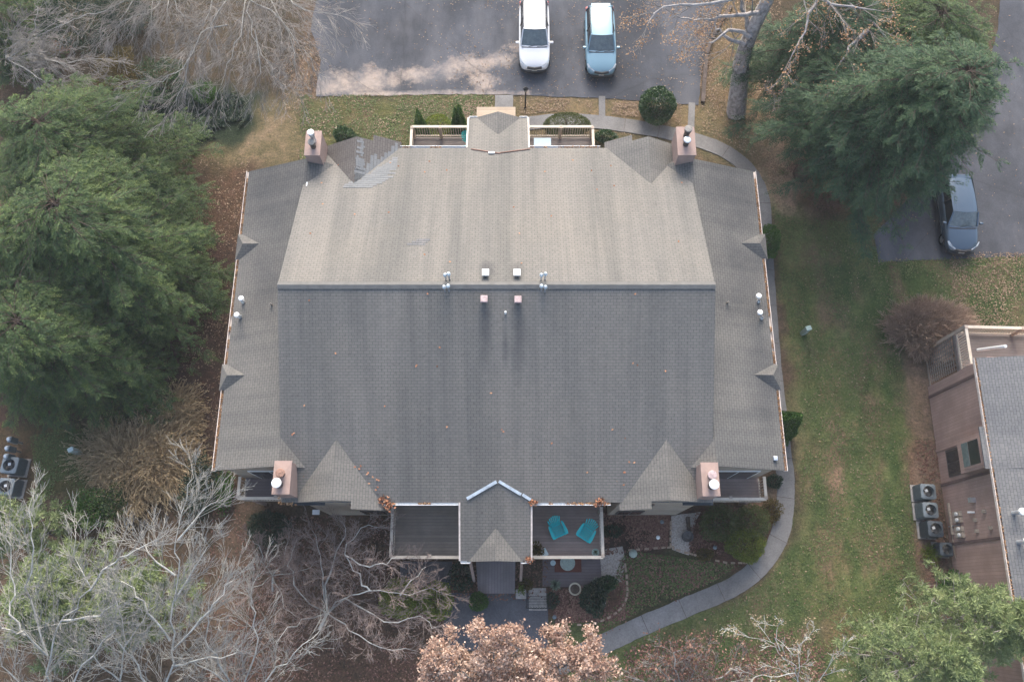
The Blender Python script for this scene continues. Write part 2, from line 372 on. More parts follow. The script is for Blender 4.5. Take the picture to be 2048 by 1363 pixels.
lay([(560,188),(1000,188),(1400,200),(1500,230),(1560,330),(1500,380),(1380,300),(600,360),(500,330),(420,420),(400,300),(520,190)], G_DRY, .6)
lay([(640,195),(1000,190),(985,260),(940,300),(660,310),(600,240)], (.105,.105,.045), .9, .85)
lay([(1040,195),(1400,205),(1380,260),(1040,235)], (.20,.15,.09), .5, .8)
lay([(500,240),(570,235),(560,290),(520,330),(470,300)], G_TAN, .7, .8, .42)
lay([(590,60),(650,60),(640,200),(590,190),(560,120)], (.22,.155,.11), .9, .7, .45)
lay([(1420,10),(1480,10),(1520,130),(1540,240),(1420,240),(1415,100)], (.20,.15,.09), .6, .85)
lay([(1530,130),(1620,250),(1620,420),(1560,430),(1525,370),(1515,240)], (.38,.28,.21), .8, .9, .36)
lay([(1560,380),(1700,300),(1780,420),(1640,450)], (.13,.075,.055), 1.0, .7)
lay([(400,380),(500,340),(440,900),(430,1000),(360,860),(300,800),(200,850),(0,850),(0,500)], G_MUL, .6)
lay([(400,340),(500,335),(485,480),(400,460)], (.115,.072,.05), .8, .85)
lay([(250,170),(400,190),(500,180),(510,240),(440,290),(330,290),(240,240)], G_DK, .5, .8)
lay([(0,860),(200,830),(260,850),(230,960),(200,1000),(60,1000),(50,900)], (.085,.08,.03), .7, .85)
lay([(0,850),(90,860),(100,960),(60,1010),(0,1010)], (.12,.08,.055), .5, .7)
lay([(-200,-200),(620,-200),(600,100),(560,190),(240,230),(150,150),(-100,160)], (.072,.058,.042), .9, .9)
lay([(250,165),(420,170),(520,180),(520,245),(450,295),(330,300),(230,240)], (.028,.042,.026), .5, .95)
lay([(95,65),(145,65),(140,100),(90,110)], (.33,.22,.17), .3, .9)
lay([(420,950),(470,1010),(560,1015),(520,1080),(470,1363),(430,1363),(435,1050)], (.15,.105,.08), .5, .8)
lay([(500,1020),(600,1030),(610,1100),(520,1110)], G_DK, .4, .8)
lay([(1790,690),(1870,700),(1900,1100),(1990,1250),(1870,1240),(1830,1150),(1830,900),(1780,760)], (.20,.145,.11), .35)
lay([(1810,880),(1840,900),(1860,1190),(1830,1180)], (.17,.10,.08), .4, .8)
lay([(1760,525),(2100,505),(2100,700),(1950,690),(1900,600),(1780,620)], (.048,.075,.028), .8, .9)
lay([(1205,1025),(1345,1030),(1338,1095),(1250,1110),(1200,1120)], G_MUL, .2)
lay([(1210,1100),(1370,1095),(1450,1130),(1500,1150),(1440,1180),(1320,1230),(1150,1280),(1250,1230)], (.065,.065,.035), .3)
lay([(1090,1180),(1230,1150),(1258,1170),(1250,1220),(1190,1245),(1100,1240)], (.11,.065,.05), .2)
lay([(1370,1030),(1560,1000),(1560,1060),(1530,1110),(1460,1130),(1370,1105)], (.10,.055,.04), .2)
lay([(1530,940),(1565,940),(1562,1010),(1530,1015)], (.27,.2,.14), .3, .8)
lay([(560,1030),(780,1040),(780,1200),(930,1200),(950,1400),(450,1400)], (.11,.07,.052), .8, .8)
col *= (.78+.44*n1)
gm = zone([(600,190),(1000,190),(1000,300),(640,300)], 1.0)+zone([(1570,430),(2048,500),(2100,690),(1820,700),(1850,1150),(1850,1363),(1150,1363),(1500,1200),(1610,900)], 1.0); gm = np.clip(gm, 0, 1)[..., None]
br = np.clip((fbm(GX*1.6, GY*.55, .75, 31)[..., None]-.48)*6, 0, 1); g2 = np.clip((fbm(GX*1.3, GY*.6, .8, 32)[..., None]-.50)*6, 0, 1)
col = col*(1-gm*br*.8)+np.array((.165,.12,.08))*gm*br*.8; col = col*(1-gm*g2*.75)+np.array((.048,.085,.028))*gm*g2*.75

att = np.concatenate([col.reshape(-1, 3), np.ones((col.size//3, 1))], 1).astype(np.float32)
ny, nx = GX.shape
idx = np.arange(nx*ny).reshape(ny, nx)
quads = np.stack([idx[:-1,:-1], idx[:-1,1:], idx[1:,1:], idx[1:,:-1]], -1).reshape(-1, 4)
t = NT('ground', .95, .1); at = t.n('ShaderNodeAttribute'); at.attribute_name = 'soil'; cc = t.coord('Object')
f = t.noise(cc, 9, 5, .8); g = t.noise(cc, 2.2, 5, .7); h_ = t.noise(cc, 26, 2, .6)
c = t.mix(.85, at.outputs['Color'], t.ramp(f, [(.3, (.35,.38,.35)), (.5, (.9,.9,.9)), (.75, (1.75,1.6,1.4))]), 'MULTIPLY')
c = t.mix(.75, c, t.ramp(g, [(.3, (.5,.62,.5)), (.7, (1.45,1.3,1.25))]), 'MULTIPLY')
c = t.mix(t.ramp(h_, [(.68, (0,0,0)), (.78, (.35,.35,.35))]), c, (.42,.32,.24))
t.col(c); t.bump(f, 1.0, .06); M['ground'] = t.m
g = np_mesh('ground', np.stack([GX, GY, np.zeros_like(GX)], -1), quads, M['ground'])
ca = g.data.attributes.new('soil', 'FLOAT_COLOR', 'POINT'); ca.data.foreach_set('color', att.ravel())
tag(g, kind='structure')
def sheet(name, pts, z, mat, kind='structure', th=0, world=False, ragged=0, step=.4):
    p = [Vector(q).to_2d() for q in pts] if world else [P(u, v, z).xy for u, v in pts]
    q = []
    for i in range(len(p)):
        a, b = p[i], p[(i+1) % len(p)]; n = max(1, int((b-a).length/step)) if ragged else 1
        nr = Vector((-(b-a).y, (b-a).x)).normalized() if (b-a).length > 0 else Vector((0, 0))
        for k in range(n):
            q.append(a.lerp(b, k/n)+nr*(random.uniform(-1, 1)*ragged if ragged else 0))
    m = MB(); f_ = m.bm.faces.new([m.bm.verts.new((a.x, a.y, z)) for a in q])
    if f_.normal.z < 0 or sum(a.x*b.y-b.x*a.y for a, b in zip(q, q[1:]+q[:1])) < 0: f_.normal_flip()
    if th:
        r = bmesh.ops.extrude_face_region(m.bm, geom=[f_]); 
        for v in [e for e in r['geom'] if isinstance(e, bmesh.types.BMVert)]: v.co.z += th
    bmesh.ops.triangulate(m.bm, faces=[x for x in m.bm.faces if len(x.verts) > 4])
    o = m.build(name, mat, normals=bool(th)); 
    return tag(o, kind=kind)
def smooth_line(pts, n=8):
    p = [Vector(q) for q in pts]; out = []
    for i in range(len(p)-1):
        a, b, c_, d = p[max(i-1, 0)], p[i], p[i+1], p[min(i+2, len(p)-1)]
        for k in range(n):
            s = k/n; out.append(.5*((2*b)+(c_-a)*s+(2*a-5*b+4*c_-d)*s*s+(3*b-a-3*c_+d)*s**3))
    return out+[p[-1]]
def strip(name, pts, wd, z, mat, th=0.05, kind='structure', jit=0.0):
    p = smooth_line([P(u, v, z).xy for u, v in pts]); m = MB(); L = []; Rr = []
    for i, a in enumerate(p):
        d = (p[min(i+1, len(p)-1)]-p[max(i-1, 0)]).normalized(); n = Vector((-d.y, d.x)); w0 = wd/2
        L.append(a+n*(w0+random.uniform(-jit, jit))); Rr.append(a-n*(w0+random.uniform(-jit, jit)))
    for k in (0, 1):
        pass
    T = [[m.bm.verts.new((q.x, q.y, z)) for q in X] for X in (L, Rr)]; B = [[m.bm.verts.new((q.x, q.y, z-th)) for q in X] for X in (L, Rr)]
    for i in range(len(p)-1):
        m.bm.faces.new((T[0][i], T[1][i], T[1][i+1], T[0][i+1]))
        m.bm.faces.new((T[0][i], T[0][i+1], B[0][i+1], B[0][i])); m.bm.faces.new((T[1][i+1], T[1][i], B[1][i], B[1][i+1]))
    o = m.build(name, mat); return tag(o, kind=kind)
sheet('parking_lot', [(632,192),(985,188),(1200,196),(1396,210),(1403,150),(1412,90),(1440,30),(1475,-60),(1475,-160),(560,-160),(640,-40),(622,60),(640,120)], .03, M['asphalt_lot'], ragged=.05)
sheet('side_parking_lot', [(1748,470),(1757,524),(2150,508),(2150,-120),(2010,-100),(1995,60),(1960,200),(1880,330)], .03, M['asphalt_side'], ragged=.03)
strip('path', [(1050,247),(1120,240),(1190,243),(1300,258),(1400,282),(1460,308),(1500,345),(1524,400),(1530,500),(1536,600),(1548,750),(1563,880),(1572,980),(1562,1060),(1530,1120),(1470,1170),(1380,1210),(1290,1248),(1215,1283),(1120,1330),(1040,1400)], .88, .045, M['path_asphalt'], jit=.02)
strip('path', [(1204,192),(1204,248)], .38, .040, M['path_asphalt'], jit=.01)
strip('path', [(1384,205),(1381,280)], .38, .040, M['path_asphalt'], jit=.01)
strip('path', [(1008,190),(1008,232)], 1.05, .04, M['path_asphalt'], jit=.01)
plain('gravel_', (.42,.37,.32), .95, .2, var=.35, scale=14, bump=.9)
jp = smooth_line([P(u, v).xy for u, v in ((1190,243),(1300,258),(1400,282),(1460,308),(1500,345),(1524,400),(1530,500),(1536,600),(1548,750),(1563,880),(1572,980),(1562,1060),(1530,1120),(1470,1170),(1380,1210),(1290,1248),(1215,1283))], 12); jm = MB(); acc = 0
for a_, b_ in zip(jp, jp[1:]):
    acc += (b_-a_).length
    if acc > 1.9:
        acc = 0; d_ = (b_-a_).normalized(); n_ = Vector((-d_.y, d_.x)); jm.poly([(*(a_+n_*.49-d_*.012), .0495), (*(a_+n_*.49+d_*.012), .0495), (*(a_-n_*.49+d_*.012), .0495), (*(a_-n_*.49-d_*.012), .0495)])
tag(jm.build('path_joints', M['timber']), kind='structure')
sheet('gravel', [(1342,1030),(1400,1022),(1385,1070),(1378,1108),(1345,1098)], .02, M['gravel_'], ragged=.05)
sheet('gravel', [(1212,1095),(1243,1092),(1250,1120),(1248,1165),(1235,1165),(1195,1150),(1198,1115)], .02, M['gravel_'], ragged=.06)
sheet('paved_pad', [(895,1185),(1095,1185),(1098,1300),(880,1300)], .022, M['asphalt_pad'])
sheet('paved_pad', [(800,1122),(905,1122),(900,1175),(800,1172)], .022, M['asphalt_pad'])
sheet('patio', [(1085,1112),(1200,1112),(1205,1175),(1085,1172)], .05, M['deck_dark'])
# ---------------- scattered leaves: nobody could count them ----------------
PATHPTS = np.array([q[:] for q in smooth_line([P(u, v).xy for u, v in ((1008,190),(1008,232),(1050,247),(1120,240),(1190,243),(1300,258),(1400,282),(1460,308),(1500,345),(1524,400),(1530,500),(1536,600),(1548,750),(1563,880),(1572,980),(1562,1060),(1530,1120),(1470,1170),(1380,1210),(1290,1248),(1215,1283),(1120,1330))], 12)]+[Vector((P(u, v).x, P(u, v).y)) for u in (1204, 1383) for v in range(190, 262, 5)])
def scatter(name, regions, mat, size, z=.05, lift=.03, tintpow=1.0):
    V = []; n_tot = 0
    for (pts, n) in regions:
        poly = W(pts); a = np.array(poly); lo, hi = a.min(0), a.max(0)
        k = int(n*1.0); pt = RNG.uniform(lo, hi, (k*3, 2)); d = fbm(pt[:,0], pt[:,1], .8, 5)+.35*RNG.random(len(pt)) 
        ok = inpoly(pt[:,0], pt[:,1], poly) & (d > .62); pt = pt[ok][:k]; V.append(pt)
    pt = np.concatenate(V); dm = np.full(len(pt), 9.)
    for q in PATHPTS: dm = np.minimum(dm, np.hypot(pt[:,0]-q[0], pt[:,1]-q[1]))
    pt = pt[(dm > .56+.1*RNG.random(len(pt))) | (RNG.random(len(pt)) < (.06 if size > .05 else 0))]; n = len(pt)
    c = np.concatenate([pt, z+RNG.random((n, 1))*lift], 1); a = RNG.uniform(0, 2*np.pi, n)
    s = size*RNG.uniform(.5, 1.25, (n, 1)); u = np.stack([np.cos(a), np.sin(a), RNG.uniform(-.35, .35, n)], 1)*s
    v = np.stack([-np.sin(a), np.cos(a), RNG.uniform(-.35, .35, n)], 1)*s*.6
    q = np.stack([c-u, c-v, c+u, c+v], 1)
    return tag(np_mesh(name, q, np.arange(n*4).reshape(n, 4), mat, tint=RNG.random(n)**tintpow), kind='stuff')
scatter('fallen_leaves', [([(560,188),(1000,190),(990,290),(600,330)], 2500), ([(1040,195),(1400,208),(1400,290),(1040,240)], 5200), ([(930,200),(990,200),(985,260),(920,240)], 500),
    ([(1400,0),(1560,0),(1600,250),(1560,420),(1500,330),(1400,290)], 6500), ([(900,-20),(1450,-20),(1400,205),(900,190)], 1300), ([(640,0),(900,0),(900,180),(640,180)], 160),
    ([(1600,450),(1760,520),(2048,510),(2048,700),(1800,700),(1830,1100),(1850,1363),(1200,1363),(1600,1100)], 3200), ([(1900,505),(2048,505),(2048,690),(1900,690)], 2600), ([(1760,0),(2048,0),(2048,510),(1760,520)], 260),
    ([(400,300),(500,320),(480,500),(420,1000),(340,900),(380,500)], 2200), ([(540,100),(640,50),(640,190),(560,200)], 900)], M['litter'], .046)
scatter('fallen_leaves', [([(1205,1025),(1340,1030),(1335,1095),(1205,1110)], 3000), ([(1100,1180),(1250,1160),(1250,1240),(1110,1245)], 2200), ([(1370,1030),(1560,1000),(1530,1110),(1380,1108)], 1800),
    ([(1245,1100),(1480,1130),(1300,1240),(1180,1280)], 1300), ([(500,1030),(780,1030),(900,1200),(900,1400),(400,1400),(430,980)], 5500), ([(1830,880),(1870,880),(1900,1170),(1980,1200),(1860,1220)], 1500), ([(1250,1290),(1640,1250),(1660,1400),(1250,1400)], 2600), ([(905,1120),(1100,1120),(1100,1200),(905,1200)], 700)], M['litter_red'], .055)
scatter('grass', [([(1540,430),(1760,450),(1760,520),(2048,510),(2048,690),(1800,700),(1830,1100),(1850,1420),(1150,1420),(1240,1290),(1600,1100),(1600,800)], 60000), ([(600,190),(1000,190),(985,290),(600,330)], 15000), ([(1250,1100),(1480,1130),(1300,1240),(1180,1280)], 7000), ([(60,870),(230,850),(200,1000),(80,1000)], 5000)], M['grass'], .045, .01, .05)
# ---------------- the main house ----------------
ZR, KS = 9.0, .39; YR = 12.53; XL, XR = -9.82, 8.52
zm = lambda Y: ZR-KS*abs(Y-YR)
YS, YN = 3.95, 21.15; ZW = 6.65; WL, WR = -9.78, 8.60; GL, GR = -12.88, 11.82; ZG = 5.45; WS, WN = 5.33, 19.95
house = empty('apartment_house', (0, 0, 0), 0, 'large house with a big grey shingle roof, four chimneys and four balconies', 'house')
SH = M['shingle']; TK = .10
m = MB()
for a, b in ((YS, YR), (YR, YN)):
    q = [(XL, a, zm(a)), (XR, a, zm(a)), (XR, b, zm(b)), (XL, b, zm(b))]; m.poly(q, TK)
main_roof = m.build('roof', SH, house)
MB().prism([(YR-.16, ZR-.02), (YR, ZR+.05), (YR+.16, ZR-.02), (YR, ZR-.06)], 'x', XL, XR).build('ridge_cap', M['ridge_cap'], main_roof)
# side roofs: ridge under the verge of the main roof, long slope out to the gutter, short slope back in
for sx, XW, XG in ((-1, WL, GL), (1, WR, GR)):
    m = MB(); a, b = WS, WN
    P0 = lambda X, Y, Z: (X, Y, Z)
    q = [(XG, a, ZG), (XW, a, ZW), (XW, b, ZW), (XG, b, ZG)]; m.poly(q if sx < 0 else q[::-1], TK)
    xi = XW-sx*1.75; zi = ZW-.45*1.75
    q = [(XW, a, ZW), (xi, a, zi), (xi, b, zi), (XW, b, ZW)]; m.poly(q if sx < 0 else q[::-1], TK)
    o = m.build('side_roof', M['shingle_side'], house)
    m = MB().prism([(XG-sx*0.02, ZG-.14), (XG+sx*.13, ZG-.14), (XG+sx*.13, ZG+.01), (XG+sx*.105, ZG+.01), (XG+sx*.105, ZG-.11), (XG-sx*0.02, ZG-.11)], 'y', a-.02, b+.02)
    gt = m.build('gutter', M['gutter'], house)
    # leaf debris lying in the gutter
    n = 1500; c = np.stack([XG+sx*.055+RNG.uniform(-.05, .05, n), RNG.uniform(a, b, n), ZG-.06+RNG.uniform(0, .07, n)], 1)
    c = c[fbm(c[:,1], c[:,1]*0, .9, 8) > .38]; n = len(c)
    u = unit(RNG.normal(size=(n, 3)))*.045; v = unit(np.cross(u, RNG.normal(size=(n, 3))))*.03
    tag(np_mesh('leaf_debris', np.stack([c-u, c-v, c+u, c+v], 1), np.arange(4*n).reshape(n, 4), M['tan_leaf'], house, RNG.random(n)), 'brown leaves lying in the gutter', kind='stuff')
# four small cross gables with hanging bay parts
def gable(name, X, half, z, k, y0, y1, mat=SH, th=.09):
    m = MB(); zl = z-k*half
    a, b = min(y0, y1), max(y0, y1)
    m.poly([(X-half, a, zl), (X, a, z), (X, b, z), (X-half, b, zl)], th); m.poly([(X, a, z), (X+half, a, zl), (X+half, b, zl), (X, b, z)], th)
    return m.build(name, mat, house)
for X, s, out in ((-7.45, 1, 'S'), (6.55, -1, 'S'), (-7.45, 1, 'N'), (6.55, -1, 'N')):
    sy = -1 if out == 'S' else 1; yf = YS-.02 if out == 'S' else YN+.02; yb = yf-sy*3.4
    m = MB(); k = .52; zt = ZW-.02
    def slab(xa, xb, ya, yb_):
        za, zb = zt-k*abs(xa-X), zt-k*abs(xb-X); y0, y1 = min(ya, yb_), max(ya, yb_)
        x0, x1, z0, z1 = (xa, xb, za, zb) if xa < xb else (xb, xa, zb, za)
        m.poly([(x0, y0, z0), (x1, y0, z1), (x1, y1, z1), (x0, y1, z0)], .09)
    slab(X, X-s*1.62, yf, yb); slab(X, X+s*.72, yf, yb); slab(X+s*.72, X+s*1.98, yf+sy*.32, yb)
    o = m.build('gable_roof', M['shingle_brown'] if (X < 0 and out == 'N') else SH, house)
    # gable wall below: shallow box following the slope
    yw = yf-sy*.05
    m = MB().prism([(X-s*1.5, 0), (X-s*1.5, zt-k*1.5-.12), (X, zt-.12), (X+s*1.85, zt-k*1.85-.12), (X+s*1.85, 0)], 'y', yw, yw-sy*1.5)
    m.build('wall', M['siding_tan'], house)
    wx = X+s*.95; m = MB(); 
    for z0, z1 in ((3.35, 4.75), (.75, 2.1)):
        off = .0
        f = MB().box(wx-.62, wx+.62, min(yw+sy*off, yw+sy*(off+.05)), max(yw+sy*off, yw+sy*(off+.05)), z0, z1).build('window', M['frame_dark'], house)
        MB().box(wx-.54, wx-.03, min(yw+sy*(off+.03), yw+sy*(off+.06)), max(yw+sy*(off+.03), yw+sy*(off+.06)), z0+.08, z1-.08).build('pane', M['glass_dark'], f)
        MB().box(wx+.03, wx+.54, min(yw+sy*(off+.03), yw+sy*(off+.06)), max(yw+sy*(off+.03), yw+sy*(off+.06)), z0+.08, z1-.08).build('pane', M['glass_dark'], f)
# new grey shingles patched into the north west valley
m = MB(); rv = random.Random(3)
def on_gable(x, y): return ZW-.02-.52*abs(x+7.45)+.012
for i in range(24):
    y = 21.0-i*.118; x0 = -7.45+rv.uniform(-.05, .05)
    x1 = x0+rv.uniform(.14, .42)+max(0, (i-8))*.045
    lim = x0+rv.uniform(.3, .5)
    m.poly([(x0, y, on_gable(x0, y)), (min(x1, lim), y, on_gable(min(x1, lim), y)), (min(x1, lim), y+.11, on_gable(min(x1, lim), y)), (x0, y+.11, on_gable(x0, y))], .004)
for i in range(12):
    x = -7.4+i*.15; y0 = 18.55+i*.19+rv.uniform(-.02, .1); y1 = y0+rv.uniform(.6, 1.1)*(1-.03*i)
    m.poly([(x, y0, on_gable(x, 0)), (x+.13, y0, on_gable(x+.13, 0)), (x+.13, y1, on_gable(x+.13, 0)), (x, y1, on_gable(x, 0))], .004)
for i in range(19):
    y = 18.35+i*.133; x0 = -7.75+i*.135+rv.uniform(-.1, .1); x1 = x0+rv.uniform(.8, 1.7)
    if i < 4: x0 -= .25
    x1 = min(x1, -5.55)
    if x1 > x0: m.poly([(x0, y, zm(y)+.014), (x1, y, zm(y)+.014), (x1, y+.12, zm(y+.12)+.014), (x0, y+.12, zm(y+.12)+.014)], .004)
pt = m.build('shingle_patch', M['shingle_new'], main_roof); tag(pt, 'fresh pale grey replacement shingles in the valley')
m = MB(); 
for (u, v, n) in ((838, 490, 1.0),):
    p = P(u, v, 7.9); 
    for j in range(3): m.poly([(p.x-.5+j*.2, 14.75+j*.133, zm(14.75+j*.133)+.012), (p.x+.3+j*.1, 14.75+j*.133, zm(14.75+j*.133)+.012), (p.x+.3+j*.1, 14.87+j*.133, zm(14.87+j*.133)+.012), (p.x-.5+j*.2, 14.87+j*.133, zm(14.87+j*.133)+.012)], .004)
m.build('shingle_patch', M['shingle_grey'], main_roof)
# porch roofs: the main slopes run on over both entrances, with a small cross gable at the front
PX0, PX1 = -2.2, .80; PC = -.70
for sy in (-1, 1):
    ya = YS-.003 if sy < 0 else YN+.003; yf = 1.6 if sy < 0 else 23.45
    m = MB(); q = [(PX0, min(ya, yf), zm(min(ya, yf))), (PX1, min(ya, yf), zm(min(ya, yf))), (PX1, max(ya, yf), zm(max(ya, yf))), (PX0, max(ya, yf), zm(max(ya, yf)))]
    m.poly(q, .10); zt = 5.25; k = .46; hw = 1.22
    yb = yf-sy*1.7
    for s in (-1, 1):
        x1 = PC+s*hw; z1 = zt-k*hw; a, b = min(yf+sy*.04, yb), max(yf+sy*.04, yb); xs = sorted([(PC, zt), (x1, z1)])
        m.poly([(xs[0][0], a, xs[0][1]), (xs[1][0], a, xs[1][1]), (xs[1][0], b, xs[1][1]), (xs[0][0], b, xs[0][1])], .07)
    m.build('porch_roof', SH, house)
    m = MB().prism([(PC-1.1, 4.4), (PC-1.1, zt-k*1.1-.08), (PC, zt-.08), (PC+1.1, zt-k*1.1-.08), (PC+1.1, 4.4)], 'y', yf-sy*.12, yf-sy*.2); m.build('gable_board', M['siding_tan'], house)
    for s, X in ((-1, PX0), (1, PX1)):
        z0, z1 = zm(ya), zm(yf); g_ = MB().bar((X+s*.035, ya, z0-.02), (X+s*.035, yf, z1-.02), .07, .10).build('rake_trim', M['gutter'], house)
        a, b = min(yf, yf+sy*.12), max(yf, yf+sy*.12); xa, xb = (X, X+.42) if s < 0 else (X-.42, X)
        m = MB().box(xa, xb, a, b, z1-.16, z1-.13); m.box(xa, xb, *( (a, a+.02) if sy < 0 else (b-.02, b)), z1-.16, z1-.02); m.box(xa, xa+.02, a, b, z1-.16, z1-.02); m.box(xb-.02, xb, a, b, z1-.16, z1-.02)
        m.build('gutter', M['white_metal'], house)
    # posts of the porch
    for s in (-1, 1):
        MB().bar((PC+s*1.12, yf-sy*.12, zm(yf)-.16), (PC+s*1.12, yf+sy*(.72 if sy < 0 else -.1), .05), .12, .12).build('post', M['stucco'], house)
    # floor slab of the upper landing, between the balconies
    MB().box(PX0+.03, PX1-.03, min(yf-sy*.4, ya), max(yf-sy*.4, ya), 2.75, 2.93).build('landing', M['deck_dark'], house)
# rain diverters laid on the roof above both porches
def zd(y): return zm(y)+.03
m = MB()
for (u0, v0, u1, v1) in ((934, 997, 993, 963),):
    a, b = P(u0, v0, zm(4.05)), P(u1, v1, zm(4.7)); m.bar((a.x, a.y, zd(a.y)), (b.x, b.y, zd(b.y)), .13, .05)
m.build('rain_diverter', M['flashing'], main_roof)
m = MB()
for (u0, v0, u1, v1) in ((998, 964, 1042, 989), (1045, 989, 1061, 999)):
    a, b = P(u0, v0, zm(4.05)), P(u1, v1, zm(4.05)); m.bar((a.x, a.y, zd(a.y)), (b.x, b.y, zd(b.y)), .12, .05)
m.build('rain_diverter', M['flashing'], main_roof)
for (u0, v0, u1, v1) in ((942, 298, 1000, 308), (1000, 308, 1060, 296)):
    a, b = P(u0, v0, zm(21)), P(u1, v1, zm(20.8)); MB().bar((a.x, a.y, zd(a.y)), (b.x, b.y, zd(b.y)), .035, .05).build('rain_diverter', M['flue_cap_rust'], main_roof)
a = P(983, 307, zm(20.8)); MB().box(a.x-.15, a.x+.15, a.y-.05, a.y+.05, zm(a.y)+.01, zm(a.y)+.09).build('flashing_plate', M['flashing'], main_roof)
# flat dark crickets behind the chimneys
for x0, x1, y0, y1 in ((-9.4, -8.0, 3.85, 5.6), (7.3, 8.6, 3.85, 5.6), (-9.5, -8.2, 19.7, 21.3), (7.4, 8.5, 19.7, 21.2)):
    MB().box(x0, x1, y0, y1, 5.42, 5.5).build('flat_roof', M['membrane'], house)
# small hipped roofs of the side bays
for X, s, v0, v1 in ((GL, -1, 468, 520), (GL, -1, 728, 781), (GR, 1, 468, 518), (GR, 1, 728, 780)):
    u = (473 if v0 < 600 else 441) if s < 0 else (1533 if v0 < 600 else 1560)
    a, b = P(u, v1, ZG), P(u, v0, ZG); xo = (a.x+b.x)/2; y0, y1 = a.y, b.y; yc = (y0+y1)/2
    zi = ZG+(ZW-ZG)/(abs(WL-GL))*.85; m = MB(); xi = X-s*1.15; zt = zi+.02
    e0, e1, r0, r1 = (xo, y0, ZG), (xo, y1, ZG), (xi, yc, zt+.05), (xo-s*.42, yc, zt+.03)
    i0, i1 = (X-s*.1, y0, ZG), (X-s*.1, y1, ZG)
    for q in ([e0, i0, r0, r1], [i1, e1, r1, r0], [e1, e0, r1]):
        q = q if s < 0 else q[::-1]; m.poly(q)
    m.poly([(e0[0], y0, ZG-.1), (i0[0], y0, ZG-.1), (i1[0], y1, ZG-.1), (e1[0], y1, ZG-.1)])
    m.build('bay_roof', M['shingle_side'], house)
    MB().box(min(X-s*.6, xo-s*.12), max(X-s*.6, xo-s*.12), y0+.12, y1-.12, .4, ZG-.11).build('bay_wall', M['siding_tan'], house)
# walls
MB().prism([(4.55, 0), (4.55, zm(4.55)-.15), (YR, ZR-.15), (20.55, zm(20.55)-.15), (20.55, 0)], 'x', WL+.4, WR-.4).build('wall', M['siding_tan'], house)
for s, XW, XG in ((-1, WL, GL), (1, WR, GR)):
    xo = XG-s*.45
    zo = ZG+(ZW-ZG)*.45/abs(XW-XG)
    MB().prism([(xo, 0), (xo, zo-.13), (XW, ZW-.13), (XW-s*.6, ZW-.4), (XW-s*.6, 0)], 'y', WS+.06, WN-.3).build('wall', M['siding_tan'], house)
# balconies
def railing(name, pts, z0, parent, post_every=1.6, first_post=True, capw=.13, mid=True):
    "cap rail and lower rail with thin balusters along a polyline"
    m = MB(); 
    for a, b in zip(pts, pts[1:]):
        a, b = Vector(a), Vector(b); L = (b-a).length
        m.bar((a.x, a.y, z0+.98), (b.x, b.y, z0+.98), capw, .045)
    r = m.build(name, M['cream_paint'], parent)
    m = MB(); mb = MB()
    for a, b in zip(pts, pts[1:]):
        a, b = Vector(a), Vector(b); L = (b-a).length; d = (b-a)/L
        m.bar((a.x, a.y, z0+.12), (b.x, b.y, z0+.12), .04, .08); m.bar((a.x, a.y, z0+.90), (b.x, b.y, z0+.90), .04, .07)
        k = int(L/.125)
        for i in range(1, k):
            p = a+d*(i*L/k); mb.box(p.x-.017, p.x+.017, p.y-.017, p.y+.017, z0+.08, z0+.94)
    m.build('rail', M['cream_paint'], r); mb.build('balusters', M['baluster_wood'], r)
    return r
def balcony(x0, x1, y0, y1, yside, deck, posts, z=2.9, sides='LR'):
    d = MB().box(x0, x1, min(y0, y1), max(y0, y1), z-.22, z).build('balcony', deck, house)
    pts = []
    if 'L' in sides: pts.append((x0+.06, yside))
    pts += [(x0+.06, y0), (x1-.06, y0)]
    if 'R' in sides: pts.append((x1-.06, yside))
    railing('railing', pts, z, d)
    for px, py in posts: MB().box(px-.07, px+.07, py-.07, py+.07, z-.2, z+1.03).build('post', M['baluster_wood'], d)
    return d
balcony(-5.38, PX0+.06, 1.78, 4.55, 3.95, M['deck_west'], [(-5.3, 1.84), (-3.6, 1.84), (-5.3, 3.7)], sides='L')
balcony(PX1-.06, 4.05, 1.78, 4.55, 3.95, M['deck_south'], [(3.98, 1.84), (3.98, 3.8)], sides='R')
balcony(-5.30, PX0+.06, 23.5, 20.55, 21.1, M['deck_grey'], [(-5.22, 23.44), (-3.75, 23.44)], sides='L')
balcony(PX1-.06, 4.28, 23.5, 20.55, 21.1, M['deck_grey'], [(4.2, 23.44), (2.55, 23.44)], sides='R')
balcony(-12.35, -9.0, 4.33, 5.38, 5.3, M['deck_dark'], [(-12.28, 4.4), (-10.6, 4.4)], sides='L')
balcony(8.2, 11.45, 4.3, 5.38, 5.3, M['deck_south'], [(11.38, 4.36), (9.8, 4.36)], sides='R')
# piers holding the balconies
for x, y in ((-5.25, 1.95), (3.95, 1.95), (-5.2, 23.3), (4.15, 23.3), (-12.2, 4.5), (11.3, 4.5)):
    MB().box(x-.08, x+.08, y-.08, y+.08, 0, 2.7).build('post', M['stucco'], house)
